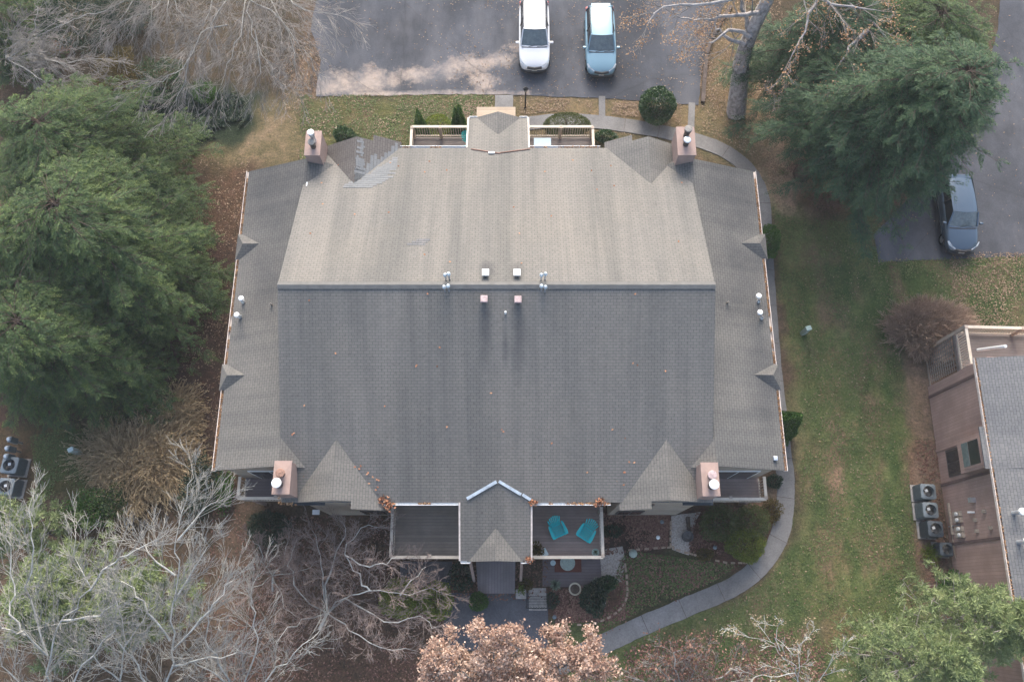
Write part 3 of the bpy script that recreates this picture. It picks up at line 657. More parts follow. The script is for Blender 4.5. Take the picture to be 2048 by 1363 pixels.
# gutters of the eaves over the balconies
for x0, x1, y, s in ((-5.45, PX0-.08, YS, -1), (PX1+.08, 4.2, YS, -1), (-5.5, PX0-.08, YN, 1), (PX1+.08, 4.35, YN, 1)):
    z = zm(y); MB().prism([(y, z-.12), (y+s*.12, z-.12), (y+s*.12, z+.0), (y+s*.1, z+.0), (y+s*.1, z-.1), (y, z-.1)], 'x', x0, x1).build('gutter', M['white_metal'], house)
    n = 260; c = np.stack([RNG.uniform(x0, x1, n), y+s*.055+RNG.uniform(-.05, .05, n), z-.05+RNG.uniform(0, .06, n)], 1); c = c[fbm(c[:,0], c[:,0]*0, 1.1, 9) > .5]; n = len(c)
    u = unit(RNG.normal(size=(n, 3)))*.045; v = unit(np.cross(u, RNG.normal(size=(n, 3))))*.03
    tag(np_mesh('leaf_debris', np.stack([c-u, c-v, c+u, c+v], 1), np.arange(4*n).reshape(n, 4), M['tan_leaf'], house, RNG.random(n)), kind='stuff')
def leafpile(pts, z, n, spread, mat='orange_leaf', par=None, lab=None):
    V = []
    for u, v in pts: p = P(u, v, z); V.append(np.array(p)+RNG.normal(size=(n, 3))*np.array([spread, spread, .03]))
    c = np.concatenate(V); n = len(c); u = unit(RNG.normal(size=(n, 3)))*.07; v = unit(np.cross(u, RNG.normal(size=(n, 3))))*.05
    o = np_mesh('leaf_pile', np.stack([c-u, c-v, c+u, c+v], 1), np.arange(4*n).reshape(n, 4), M[mat], par or house, RNG.random(n)); return tag(o, lab, kind='stuff')
leafpile([(764,994),(770,1002),(777,1010)], 5.75, 34, .10, lab='orange leaves caught at the roof corner'); leafpile([(1204,1001),(1196,1005)], 5.75, 34, .09); leafpile([(1062,1004),(1070,1005)], 5.7, 30, .06)
leafpile([(1342,296),(1338,306)], 5.75, 34, .09); leafpile([(566,1000),(580,1004)], 5.6, 30, .1, 'tan_leaf'); leafpile([(1388,985)], 5.6, 50, .1); leafpile([(1058,1117)], 4.8, 40, .08); leafpile([(656,305),(662,315)], 5.7, 25, .09, 'tan_leaf')
# loose leaves on the roof
pts = []; rr = random.Random(5)
for i in range(45):
    x = rr.uniform(-9, 8.3); y = rr.uniform(4.2, 20.8); pts.append((x, y, zm(y)+.03))
for u, v in ((735,945),(741,952),(750,957),(754,972),(712,933),(588,870),(1008,858),(836,752),(1258,748),(1265,923),(1253,943),(1245,965),(690,322),(752,320)):
    p = P(u, v, 6.4); pts += [(p.x+rr.gauss(0, .08), p.y+rr.gauss(0, .08), zm(p.y)+.05) for _ in range(2)]
c = np.array(pts); n = len(c); u = unit(RNG.normal(size=(n, 3))*np.array([1, 1, .3]))*.06; v = unit(np.cross(u, [0, 0, 1]))*.04
tag(np_mesh('fallen_leaves', np.stack([c-u, c-v, c+u, c+v], 1), np.arange(4*n).reshape(n, 4), M['orange_leaf'], house, RNG.random(n)), kind='stuff')
# sliding doors on the balconies
def slider(x0, x1, y, sy, z0=2.95, h=2.1):
    f = MB().box(x0, x1, min(y, y+sy*.05), max(y, y+sy*.05), z0, z0+h).build('door', M['frame_white'], house)
    xm = (x0+x1)/2
    for a, b in ((x0+.07, xm-.03), (xm+.03, x1-.07)): MB().box(a, b, min(y+sy*.03, y+sy*.06), max(y+sy*.03, y+sy*.06), z0+.08, z0+h-.08).build('pane', M['glass_dark'], f)
for a, b, y, s in ((-4.8, -2.9, 4.55, -1), (1.5, 3.5, 4.55, -1), (-11.6, -9.7, WS+.06, -1), (9.0, 10.9, WS+.06, -1), (-4.8, -2.9, 20.55, 1), (1.5, 3.4, 20.55, 1)): slider(a, b, y, s)
for a, b, y, s in ((-4.8, -2.9, 4.55, -1), (1.5, 3.5, 4.55, -1)): slider(a, b, y, s, .1)
f = MB().box(PC-.5, PC+.5, 4.49, 4.55, .1, 2.2).build('door', M['stucco'], house); MB().lathe([(0, -.04), (.04, 0), (0, .04)], 8, (PC+.38, 4.46, 1.1)).build('handle', M['galvanised'], f)
f = MB().box(PC-.5, PC+.5, 20.55, 20.61, .1, 2.2).build('door', M['stucco'], house); MB().lathe([(0, -.04), (.04, 0), (0, .04)], 8, (PC+.38, 20.64, 1.1)).build('handle', M['galvanised'], f)
# chimneys
def chimney(pxs, ztop, zbase, flues, lab):
    q = [P(u, v, ztop) for u, v in pxs]       # TL TR BR BL of the top
    x0 = (q[0].x+q[3].x)/2; x1 = (q[1].x+q[2].x)/2; y1 = (q[0].y+q[1].y)/2; y0 = (q[2].y+q[3].y)/2
    m = MB().box(x0, x1, y0, y1, zbase, ztop-.1, bev=.01); m.box(x0-.025, x1+.025, y0-.025, y1+.025, ztop-.1, ztop-.03)
    zc = ztop+.02; xc, yc = (x0+x1)/2, (y0+y1)/2
    vs = [Vector(p) for p in ((x0-.03, y0-.03, ztop-.03), (x1+.03, y0-.03, ztop-.03), (x1+.03, y1+.03, ztop-.03), (x0-.03, y1+.03, ztop-.03))]
    for i in range(4): m.poly([vs[i], vs[(i+1) % 4], (xc, yc, zc)])
    ch = m.build('chimney', M['stucco'], house); tag(ch, lab)
    for (u, v, h, r, capm, bodym) in flues:
        p = P(u, v, ztop+h); f = MB().lathe([(r*.72, -.02), (r*.72, h*.72), (r*.92, h*.74), (r*.92, h-.05), (0, h-.05)], 20, (p.x, p.y, ztop)).build('flue_pipe', M[bodym], ch, smooth=False)
        MB().lathe([(r*.95, h-.055), (r, h-.03), (r, h), (r*.85, h+.015), (0, h+.03)], 24, (p.x, p.y, ztop)).build('flue_cap', M[capm], ch)
chimney([(612,262),(641,262),(639.5,309),(610,309)], 7.25, 5.2, [(621,264,.75,.155,'white_metal','galvanised'), (622.5,283,.45,.175,'flue_cap_grey','flue_dark')], 'pinkish chimney with one white and one grey flue cap')
chimney([(1354,254),(1388,254),(1391.5,308.5),(1357,308.5)], 7.3, 5.2, [(1377.5,257,.62,.185,'flue_cap_grey','flue_dark'), (1375,279,.42,.175,'flashing','flue_dark')], 'pinkish chimney with two dark flues')
chimney([(550,922),(582,922),(577,986.5),(544,986)], 7.2, 4.9, [(560,945,.28,.19,'flue_cap_rust','flue_dark'), (552.5,965,.5,.20,'white_metal','flue_dark')], 'pinkish chimney with a rusty and a white flue cap')
chimney([(1402,925.5),(1434,925),(1441,990),(1408,990)], 7.2, 4.9, [(1425,949,.3,.19,'vent_pink','flue_dark'), (1428.5,968,.5,.20,'white_metal','flue_dark')], 'pinkish chimney with a pink and a white flue cap')
for (u0, u1) in ((570, 596), (1395, 1425)):
    a, b = P(u0, 999, 5.4), P(u1, 999, 5.4); MB().box(a.x, b.x, a.y-.12, a.y+.12, 5.36, 5.46).build('flashing_plate', M['flashing'], house)
# roof vents
def onroof(u, v, up=0):
    z = 8
    for _ in range(6): p = P(u, v, z+up); z = zm(p.y)
    return Vector((p.x, p.y, z))
for u, v, mt, r in ((971,544,'vent_white',0), (1034,544,'vent_white',0), (968,597,'vent_pink',0), (1036,598,'vent_pink',0)):
    p = onroof(u, v, .25); m = MB(); m.box(p.x-.09, p.x+.09, p.y-.09, p.y+.09, p.z-.08, p.z+.18); m.build('roof_vent', M['flue_dark'], house)
    vv = [o for o in children(house) if o.name.startswith('roof_vent')][-1]
    MB().box(p.x-.15, p.x+.15, p.y-.15, p.y+.15, p.z+.16, p.z+.27, bev=.025).build('vent_cap', M[mt], vv)
def turbine(u, v, up, parent=house, r=.085):
    p = onroof(u, v, up); m = MB().lathe([(.035, -.1), (.035, up-.06)], 10, p).build('vent_pipe', M['galvanised'], parent)
    MB().lathe([(.05, up-.1), (r, up-.07), (r*.7, up-.03), (r, up), (r*.5, up+.05), (0, up+.055)], 9, p).build('vent_cap', M['flashing'], m)
for u, v, up in ((890,549,.55),(897,547,.6),(888,573,.55),(896,571,.6),(1083,549,.55),(1091,547,.6),(1083,571,.55),(1091,573,.55)): turbine(u, v, up)
p = onroof(1011, 623, .2); MB().lathe([(.045, -.1), (.045, .2), (.025, .2), (.025, .12), (0, .12)], 12, p).build('vent_pipe', M['white_metal'], house)
def onside(u, v, up=0):
    z = 5.8
    for _ in range(6):
        p = P(u, v, z+up); k = (p.x-GL)/(WL-GL) if p.x < 0 else (GR-p.x)/(GR-WR); z = ZG+(ZW-ZG)*k
    return Vector((p.x, p.y, z))
for u, v in ((541, 607), (1457, 603)):
    p = onside(u, v, .2); MB().lathe([(.045, -.1), (.045, .2), (.025, .2), (.025, .12), (0, .12)], 12, p).build('vent_pipe', M['flue_cap_grey'], house)
for u, v, du, dv in ((482,596,5,8), (473,629,8,5), (1518,591,-2,12), (1520.5,624,2,12)):
    p = onside(u+du, v+dv, 0); up = .75; q = P(u, v, p.z+up)
    f = MB().lathe([(.09, -.05), (.09, .12), (.055, .16)], 14, p).build('flue_pipe', M['galvanised'], house); MB().tube([p+Vector((0, 0, .1)), Vector((q.x, q.y, p.z+up-.08))], .05, 12).build('pipe', M['galvanised'], f)
    MB().lathe([(.06, -.1), (.12, -.08), (.125, 0), (.1, .03), (0, .045)], 20, q).build('flue_cap', M['white_metal'], f)
p = onside(1551, 916, .1); MB().box(p.x-.09, p.x+.09, p.y-.09, p.y+.09, p.z, p.z+.14, bev=.02).build('roof_vent', M['galvanised'], house)
a = P(612, 385, 6.6); b = P(617, 345, 6.66); MB().bar((a.x, a.y, ZW+.02), (a.x+(b.x-a.x)*.5, a.y+(b.y-a.y)*.5, ZW+.02), .05, .02).build('ridge_flashing', M['white_metal'], house)
a = P(632, 1024, 2.2); m = MB().box(a.x-.16, a.x+.16, a.y-.1, a.y+.12, 2.15, 2.25).build('wall_lamp', M['white_metal'], house)
# porch floors and walks
tag(MB().box(-2.05, .2, 23.2, 27.25, .0, .14).build('boardwalk', M['pad_wood']), kind='structure')
sheet('boardwalk', [(952,1118),(1031,1118),(1030,1186),(956,1186)], .16, M['deck_walk'], th=-.1)
# ---------------- neighbour house ----------------
yaw = R(-1.5); nb = empty('neighbour_house', (21.55, 10.5, 0), yaw, 'brown sided house with a grey roof, cut off by the right edge of the photo', 'house')
def nbm(name, m, mat, par=None): o = m.build(name, mat, par or nb); return o
ly = -17
nbm('wall', MB().box(0, 14, ly, 0, 0, 5.4), M['siding_brown'])
m = MB(); z0 = 5.5; m.poly([(-.55, ly-.6, z0), (14, ly-.6, z0+3.6), (14, -.1, z0+3.6), (-.55, -.1, z0)][::1], .12); nbm('roof', m, M['shingle_grey'])
nbm('gutter', MB().prism([(-.55, z0-.13), (-.67, z0-.13), (-.67, z0+.02), (-.65, z0+.02), (-.65, z0-.1), (-.55, z0-.1)], 'y', ly-.6, -.1), M['gutter'])
n = 1200; mi = Matrix.Rotation(0, 4, 'Z'); c = np.stack([-.61+RNG.uniform(-.05, .05, n), RNG.uniform(ly-.6, -.1, n), z0-.06+RNG.uniform(0, .07, n)], 1)
u = unit(RNG.normal(size=(n, 3)))*.045; v = unit(np.cross(u, RNG.normal(size=(n, 3))))*.03
tag(np_mesh('leaf_debris', np.stack([c-u, c-v, c+u, c+v], 1), np.arange(4*n).reshape(n, 4), M['tan_leaf'], nb, RNG.random(n)), kind='stuff')
nbm('trim_board', MB().box(-.05, -.003, -.62, -.5, 0, 5.4), M['trim_brown'])
nbm('trim_board', MB().box(-.05, -.003, -5.12, -5.0, 0, 5.4), M['trim_brown']); nbm('trim_board', MB().box(-.05, -.003, -3.42, -3.3, 0, 3.2), M['siding_brown'])
# projecting upper bay with window
bay = nbm('bay_wall', MB().box(-.55, -.003, -4.95, -3.4, 2.9, 5.3), M['siding_brown']); nbm('bay_roof', MB().prism([(-.85, 5.32), (-.85, 5.4), (1.2, 5.98), (1.2, 5.4)], 'y', -5.1, -3.25), M['shingle_grey'])
f = nbm('window', MB().box(-.60, -.553, -4.83, -3.53, 3.25, 4.8), M['siding_brown']); nbm('pane', MB().box(-.62, -.59, -4.72, -3.64, 3.35, 3.85), M['glass_blue'], f); nbm('pane', MB().box(-.62, -.59, -4.72, -3.64, 3.9, 4.7), M['glass_dark'], f)
f = nbm('window', MB().box(-.06, -.003, -4.8, -3.5, .9, 2.35), M['frame_dark']); nbm('pane', MB().box(-.08, -.05, -4.7, -4.18, 1.0, 2.25), M['glass_dark'], f); nbm('pane', MB().box(-.08, -.05, -4.12, -3.6, 1.0, 2.25), M['glass_dark'], f)
# balcony at the far corner
d = nbm('balcony', MB().box(.1, 8, .05, 2.0, 2.7, 2.92), M['deck_grey']); rl = MB()
for a, b in (((.15, 0.1), (.15, 1.95)), ((.15, 1.95), (8, 1.95))): rl.bar((a[0], a[1], 3.9), (b[0], b[1], 3.9), .14, .05); rl.bar((a[0], a[1], 3.05), (b[0], b[1], 3.05), .05, .08)
rl = nbm('railing', rl, M['cream_paint'], d); bl = MB()
for i in range(14): y = .15+i*.13; bl.box(.13, .17, y-.015, y+.015, 3.0, 3.9)
for i in range(58): x = .2+i*.13; bl.box(x-.015, x+.015, 1.93, 1.97, 3.0, 3.9)
nbm('balusters', bl, M['cream_paint'], rl)
for x, y in ((.15, 1.95), (2.9, 1.95)): nbm('post', MB().box(x-.08, x+.08, y-.08, y+.08, 0, 3.95), M['baluster_wood'], d)
lt = MB()
for i in range(9):
    lt.box(.14, .17, .2+i*.2, .22+i*.2, .15, 2.6)
for i in range(12): lt.box(.14, .17, .15, 1.9, .2+i*.2, .22+i*.2)
nbm('lattice', lt, M['flue_cap_grey'], d)
nbm('wall', MB().box(.1, .12, .02, 2.0, 0, .15), M['siding_tan'])
q = [nbm('flue_pipe', MB().lathe([(.09, 5.4), (.09, 6.2)], 14, (x, y, 0)), M['galvanised']) for x, y in ((-.1, -7.0), (-.1, -8.2))]
for o, (x, y) in zip(q, ((-.1, -7.0), (-.1, -8.2))): nbm('flue_cap', MB().lathe([(.1, 6.15), (.15, 6.2), (.15, 6.3), (0, 6.35)], 18, (x, y, 0)), M['white_metal'], o)
nbm('flue_pipe', MB().tube([(.55, .8, 3.9), (.62, .35, 5.9)], .07, 12), M['white_metal'])
# meters, vents and conduits on the wall
for i, (y, z) in enumerate(((-6.6, 1.2), (-6.88, 1.2), (-7.3, 1.2), (-7.58, 1.2))):
    e = nbm('electric_meter', MB().box(-.15, -.002, y-.12, y+.12, z-.3, z+.3), M['siding_tan'])
    o = MB().lathe([(.085, 0), (.085, .08), (0, .1)], 14, (0, 0, 0), Matrix.Translation((-.15, y, z+.1)) @ Matrix.Rotation(R(-90), 4, 'Y')); nbm('dial', o, M['frame_white'], e)
for y, z in ((-6.7, 3.4), (-6.6, 4.8), (-7.0, 2.6), (-7.45, 3.7), (-7.5, 2.6), (-7.35, 4.9)):
    nbm('vent_hood', MB().box(-.13, -.002, y-.08, y+.08, z-.07, z+.09), M['siding_tan'])
nbm('vent_hood', MB().box(-.25, -.002, -6.1-.12, -6.1+.1, 2.6, 2.8), M['galvanised']); nbm('vent_hood', MB().tube([(-.002, -6.65, 2.55), (-.3, -6.65, 2.5)], .05, 10), M['white_metal'])
nbm('conduit', MB().bar((-.06, -6.0, .5), (-.06, -7.5, .5), .1, .12), M['siding_tan']); nbm('conduit', MB().bar((-.03, -7.5, .4), (-.03, -8.6, .4), .03, .03), M['siding_tan']); nbm('conduit', MB().bar((-.05, -7.1, .25), (-.05, -7.1, 1.2), .05, .05), M['galvanised'])
nbm('trim_board', MB().box(-.05, -.003, -7.98, -7.86, .0, 5.4), M['trim_brown'])
# ---------------- cars ----------------
def carpaint(name, c, rough=.25, metal=.2):
    t = NT(name, rough, .5); t.col(c); t.b.inputs['Metallic'].default_value = metal; t.b.inputs['Coat Weight'].default_value = .35; t.b.inputs['Coat Roughness'].default_value = .08
    M[name] = t.m; return t.m
carpaint('paint_white', (.74,.75,.76), metal=0); carpaint('paint_blue', (.20,.34,.42), .35, metal=.1); carpaint('paint_black', (.10,.14,.18), .2, metal=.5)
plain('rubber', (.02,.02,.02), .8, .2, var=.1); plain('rim', (.35,.36,.37), .35, .5, .8, var=.1); plain('plastic_black', (.025,.025,.027), .5, .4, var=.1)
plain('lamp_clear', (.75,.8,.82), .12, .6, var=.05); plain('lamp_red', (.45,.03,.02), .2, .5, var=.1); plain('plate', (.6,.62,.6), .5, .4, var=.1)
def superring(w, zb, zs, zt, y, n=9, crown=.0):
    "half-section of a car body: bottom, side with tumblehome, deck"
    pts = [(0, zb), (w*.80, zb), (w*.96, zb+.08), (w, zb+.28*(zs-zb)+.05), (w, zb+.62*(zs-zb)), (w*.985, zs-.06), (w*.93, zs), (w*.75, zs+(zt-zs)*.65), (w*.4, zs+(zt-zs)*.93), (0, zt)]
    return [(x, y, z) for x, z in pts]
def loft(m, secs):
    rings = []
    for s in secs:
        r = [m.bm.verts.new(p) for p in s]+[m.bm.verts.new((-p[0], p[1], p[2])) for p in s[-2:0:-1]]
        rings.append(r)
    for a, b in zip(rings, rings[1:]):
        n = len(a)
        for i in range(n): j = (i+1) % n; m.bm.faces.new((a[i], a[j], b[j], b[i]))
    m.bm.faces.new(rings[0][::-1]); m.bm.faces.new(rings[-1]); return rings
def make_car(name, loc, rz, L, wd, h, paint, label, hatch=True, rails=True, dark_lower=True, nose=.6):
    root = empty(name, loc, rz, label, 'car')
    hw = wd/2; f = -L/2
    # front is at -y
    st = [(0, .60, .30, .52, .56), (.03, .80, .24, .62, .67), (.09, .93, .20, .72, .80), (.17, .985, .19, .80, .90), (.27, 1.0, .19, .88, .985), (.36, 1.0, .19, .93, 1.02), (.5, .995, .19, .96, 1.0), (.68, .995, .19, .98, 1.02), (.82, .99, .2, 1.0, 1.04), (.92, .955, .22, 1.0, 1.05), (.97, .88, .28, .96, 1.01), (1.0, .76, .36, .84, .90)]
    m = MB(); loft(m, [superring(hw*a, zb, zs, zt, f+L*t_) for t_, a, zb, zs, zt in st])
    body = m.build('body', paint, root, smooth=True); sb = body.modifiers.new('s', 'SUBSURF'); sb.levels = 1; sb.render_levels = 2
    # cabin: glass house in four panes and a painted roof
    yb0, yt0 = f+L*.275, f+L*.425      # windscreen base, top
    yt1, yb1 = f+L*.90, f+L*.965       # rear glass top, base
    zb0, zb1 = .95, 1.0; wb, wt = hw*.90, hw*.74; zr = h-.04
    def pane(nm, q, mat=M['glass_blue'], th=.0):
        m = MB(); m.poly(q); return m.build(nm, mat, root, normals=False)
    # curved windscreen
    m = MB(); nx_ = 8
    rows = []
    for k in range(5):
        s = k/4; row = []
        for i in range(nx_+1):
            a = -1+2*i/nx_; wx = (wb*.95*(1-s)+wt*.97*s)*a; y = yb0*(1-s)+yt0*s + .13*a*a*(1-.5*s); z = zb0*(1-s)+zr*s+.03*math.sin(math.pi*s) - .03*a*a*s
            row.append(m.bm.verts.new((wx, y, z)))
        rows.append(row)
    for a, b in zip(rows, rows[1:]):
        for i in range(nx_): m.bm.faces.new((a[i], a[i+1], b[i+1], b[i]))
    m.build('windshield', M['glass_blue'], root, smooth=True)
    m = MB(); rows = []
    for k in range(4):
        s = k/3; rows.append([m.bm.verts.new(((wb*.88*(1-s)+wt*.93*s)*a, yb1*(1-s)+yt1*s-.10*a*a, zb1*(1-s)+(zr-.03)*s)) for a in [-1+2*i/6 for i in range(7)]])
    for a, b in zip(rows, rows[1:]):
        for i in range(6): m.bm.faces.new((a[i+1], a[i], b[i], b[i+1]))
    m.build('rear_window', M['glass_dark'], root, smooth=True)
    for s in (-1, 1):
        m = MB(); ys = [yb0+.13, yt0+.05, f+L*.62, f+L*.82, yt1, yb1-.1]; zs_ = [zb0, zr-.03, zr, zr-.01, zr-.05, zb1]
        lo = [(s*wb, y, .93) for y in ys]; up = [(s*(wt if 0 < i < 5 else wb*.97), y, z) for i, (y, z) in enumerate(zip(ys, zs_))]
        A = [m.bm.verts.new(p) for p in lo]; B = [m.bm.verts.new(p) for p in up]
        for i in range(5): m.bm.faces.new((A[i], A[i+1], B[i+1], B[i]) if s > 0 else (A[i+1], A[i], B[i], B[i+1]))
        m.build('side_window', M['glass_dark'], root)
        for y in (f+L*.60,): MB().bar((s*(wb+.005), y, .95), (s*(wt+.005), y, zr), .07, .03).build('pillar', M['plastic_black'], root)
        MB().bar((s*wb*.965, yb0+.10, zb0+.01), (s*wt*.985, yt0+.02, zr-.01), .07, .05).build('pillar', paint, root)
        MB().bar((s*wb*.95, yb1-.12, 1.0), (s*wt*.97, yt1-.02, zr-.04), .14, .05).build('pillar', paint, root)
        # mirror
        mi = MB().box(s*hw*.98-.0 if s > 0 else -hw*.98-.2, s*hw*.98+.2 if s > 0 else -hw*.98, yb0+.17, yb0+.30, .96, 1.08, bev=.035).build('mirror', paint, root, smooth=True)
        # wheels
        for t_ in (.18, .80):
            y = f+L*t_; mt = Matrix.Translation((s*(hw-.11), y, .335)) @ Matrix.Rotation(R(90), 4, 'Y')
            wh = empty('wheel', (0, 0, 0)); wh.parent = root
            MB().lathe([(.2, -.1), (.31, -.1), (.335, -.06), (.335, .06), (.31, .1), (.2, .1)], 24, (0, 0, 0), mt).build('tyre', M['rubber'], wh); MB().lathe([(0, -.08), (.21, -.09), (.21, .09), (0, .08)], 16, (0, 0, 0), mt).build('rim', M['rim'], wh)
        # lamps
        q = [(s*hw*.50, f+.075, .66), (s*hw*.86, f+.30, .74), (s*hw*.955, f+.50, .80), (s*hw*.88, f+.50, .85), (s*hw*.70, f+.24, .79), (s*hw*.46, f+.11, .705)]
        m = MB(); m.poly([Vector(p)+Vector((0, -.02, .015)) for p in (q if s > 0 else q[::-1])]); m.build('headlight', M['lamp_clear'], root)
        MB().box(*sorted((s*hw*.72, s*hw*.93)), L/2-.30, L/2-.10, .86, 1.03, bev=.03).build('taillight', M['lamp_red'], root)
        if rails: 
            MB().tube([(s*wt*.93, yt0+.15, zr), (s*wt*.95, yt0+.3, zr+.05), (s*wt*.95, yt1-.25, zr+.04), (s*wt*.93, yt1-.1, zr-.02)], .018, 6).build('roof_rail', M['plastic_black'], root)
    # roof panel
    m = MB(); rows = []
    for k in range(9):
        s = k/8; y = (yt0-.02)*(1-s)+(yt1+.03)*s; wk = wt*(1.0-.03*abs(2*s-1)); z = zr+.055*math.sin(math.pi*min(1, .12+s*.85))-.02*s
        rows.append([m.bm.verts.new((wk*a, y+(.10*a*a*(1-s)*(1 if k == 0 else .3)), z-.05*a**4-.015*a*a)) for a in [-1+2*i/8 for i in range(9)]])
    for a, b in zip(rows, rows[1:]):
        for i in range(8): m.bm.faces.new((a[i], a[i+1], b[i+1], b[i]))
    rf = m.build('roof', paint, root, smooth=True)
    MB().box(-hw*.62, hw*.62, L/2-.52, L/2-.30, zr-.04, zr-.01, bev=.012).build('spoiler', paint, root)
    # bumper, grille, plate, wipers
    m = MB(); m.tube([(-hw*.80, f+.12, .34), (-hw*.5, f-.0, .34), (0, f-.035, .34), (hw*.5, f-.0, .34), (hw*.80, f+.12, .34)], .09, 8); m.build('bumper', M['plastic_black'] if dark_lower else paint, root, smooth=True)
    m = MB(); m.tube([(-hw*.46, f+.05, .62), (0, f-.01, .60), (hw*.46, f+.05, .62)], .075, 6); m.build('grille', M['plastic_black'], root, smooth=True)
    MB().box(-.15, .15, f-.035, f+.01, .40, .52).build('licence_plate', M['plate'], root)
    MB().tube([(-wb*.9, yb0-.02, zb0+.01), (-wb*.3, yb0-.07, zb0+.015), (wb*.3, yb0-.07, zb0+.015), (wb*.9, yb0-.02, zb0+.01)], .025, 6).build('cowl', M['plastic_black'], root)
    for x in (-.35, .15): MB().bar((x, yb0-.03, zb0+.035), (x+.5, yb0+.07, zb0+.06), .02, .015).build('wiper', M['plastic_black'], root)
    return root
pw = P(1069, 138, .6); make_car('parked_car', (pw.x, pw.y+2.28, .03), R(0), 4.55, 1.84, 1.66, M['paint_white'], 'white car on the top parking lot, left of the pale blue car')
pb = P(1203, 147, .6); make_car('parked_car', (pb.x, pb.y+2.22, .03), R(0), 4.45, 1.80, 1.60, M['paint_blue'], 'pale blue car with black roof rails parked right of the white car')
pk = P(1916, 503, .6); make_car('parked_car', (pk.x+.30, pk.y+2.25, .03), R(-1.5), 4.5, 1.80, 1.50, M['paint_black'], 'dark blue grey car parked on the right lot, its rear under the hemlock boughs', rails=False)
# ---------------- lamp post, boxes, timbers ----------------
p = P(1050.5, 216); lp = empty('lamp_post', (p.x, p.y, 0), 0, 'black lamp post beside the front walk, at the edge of the parking lot', 'lamp post')
MB().lathe([(.09, 0), (.07, .05), (.045, .1), (.04, 1.55), (.06, 1.6)], 12).build('pole', M['plastic_black'], lp); MB().lathe([(.05, 1.6), (.10, 1.66), (.12, 1.85)], 8).build('lantern', M['glass_blue'], lp); MB().lathe([(.15, 1.84), (.10, 1.92), (.03, 1.98), (0, 2.02)], 8).build('lantern_cap', M['plastic_black'], lp)
plain('pedestal_green', (.33,.42,.38), .6, .3, var=.12); plain('pedestal_grey', (.45,.55,.55), .6, .3, var=.1)
def pedestal(ub, vb, mat, label, rz, s=.13, h=.95):
    p = P(ub, vb); r = empty('utility_pedestal', (p.x, p.y, 0), rz, label, 'utility box', 'utility pedestals on the lawns')
    MB().box(-s, s, -s*.8, s*.8, 0, h-.12, bev=.012).build('cabinet', mat, r); MB().box(-s-.02, s+.02, -s*.8-.02, s*.8+.02, h-.12, h, bev=.03).build('lid', mat, r); MB().box(-.03, .03, -s*.8-.02, -s*.8, h*.5, h*.5+.08).build('latch', M['galvanised'], r)
pedestal(1605, 667, M['pedestal_green'], 'pale green utility pedestal on the lawn right of the big house', .3)
pedestal(160, 905, M['pedestal_grey'], 'pale grey utility pedestal on the dark grass at the left', .5, .12)
def timber(pts, label, wd=.22, ht=.18):
    q = [P(u, v) for u, v in pts]; r = empty('timber_edging', q[0], 0, label, 'edging')
    for a, b in zip(q, q[1:]):
        o = MB().bar(a-q[0]+Vector((0, 0, ht/2)), (b-q[0])*.985+Vector((0, 0, ht/2)), wd, ht).build('timber', M['timber'], r)
timber([(1405,206),(1408,160),(1412,110),(1422,80),(1440,45),(1462,12)], 'dark landscape timbers along the right edge of the top parking lot')
plain('edge_stone', (.36,.27,.20), .95, .1, var=.25, scale=5)
def stones(pts, label, n=8, sz=(.2, .1, .09)):
    q = smooth_line([P(u, v) for u, v in pts], 6); r = empty('stone_edging', q[0], 0, label, 'edging'); tot = 0; m = MB(); L = 0
    for a, b in zip(q, q[1:]):
        L += (b-a).length
        if L > sz[0]*1.06:
            L = 0; d = (b-a).normalized(); an = math.atan2(d.y, d.x); mt = Matrix.Translation(b-q[0]) @ Matrix.Rotation(an+random.uniform(-.08, .08), 4, 'Z')
            MB().box(-sz[0]/2, sz[0]/2, -sz[1]/2*random.uniform(.8, 1.1), sz[1]/2, 0, sz[2]*random.uniform(.8, 1.1), mt, bev=.015).build('stone', M['edge_stone'], r)
    return r
stones([(1147,1249),(1190,1245),(1230,1226),(1252,1198),(1254,1165),(1250,1130)], 'curved tan brick edging round the south flower bed')
stones([(1250,1100),(1338,1094),(1350,1098),(1400,1112),(1450,1124),(1490,1125)], 'thin brown brick edging between mulch bed and dark lawn'); stones([(1341,1035),(1341,1060),(1341,1093)], 'short straight brick edging beside the gravel path')
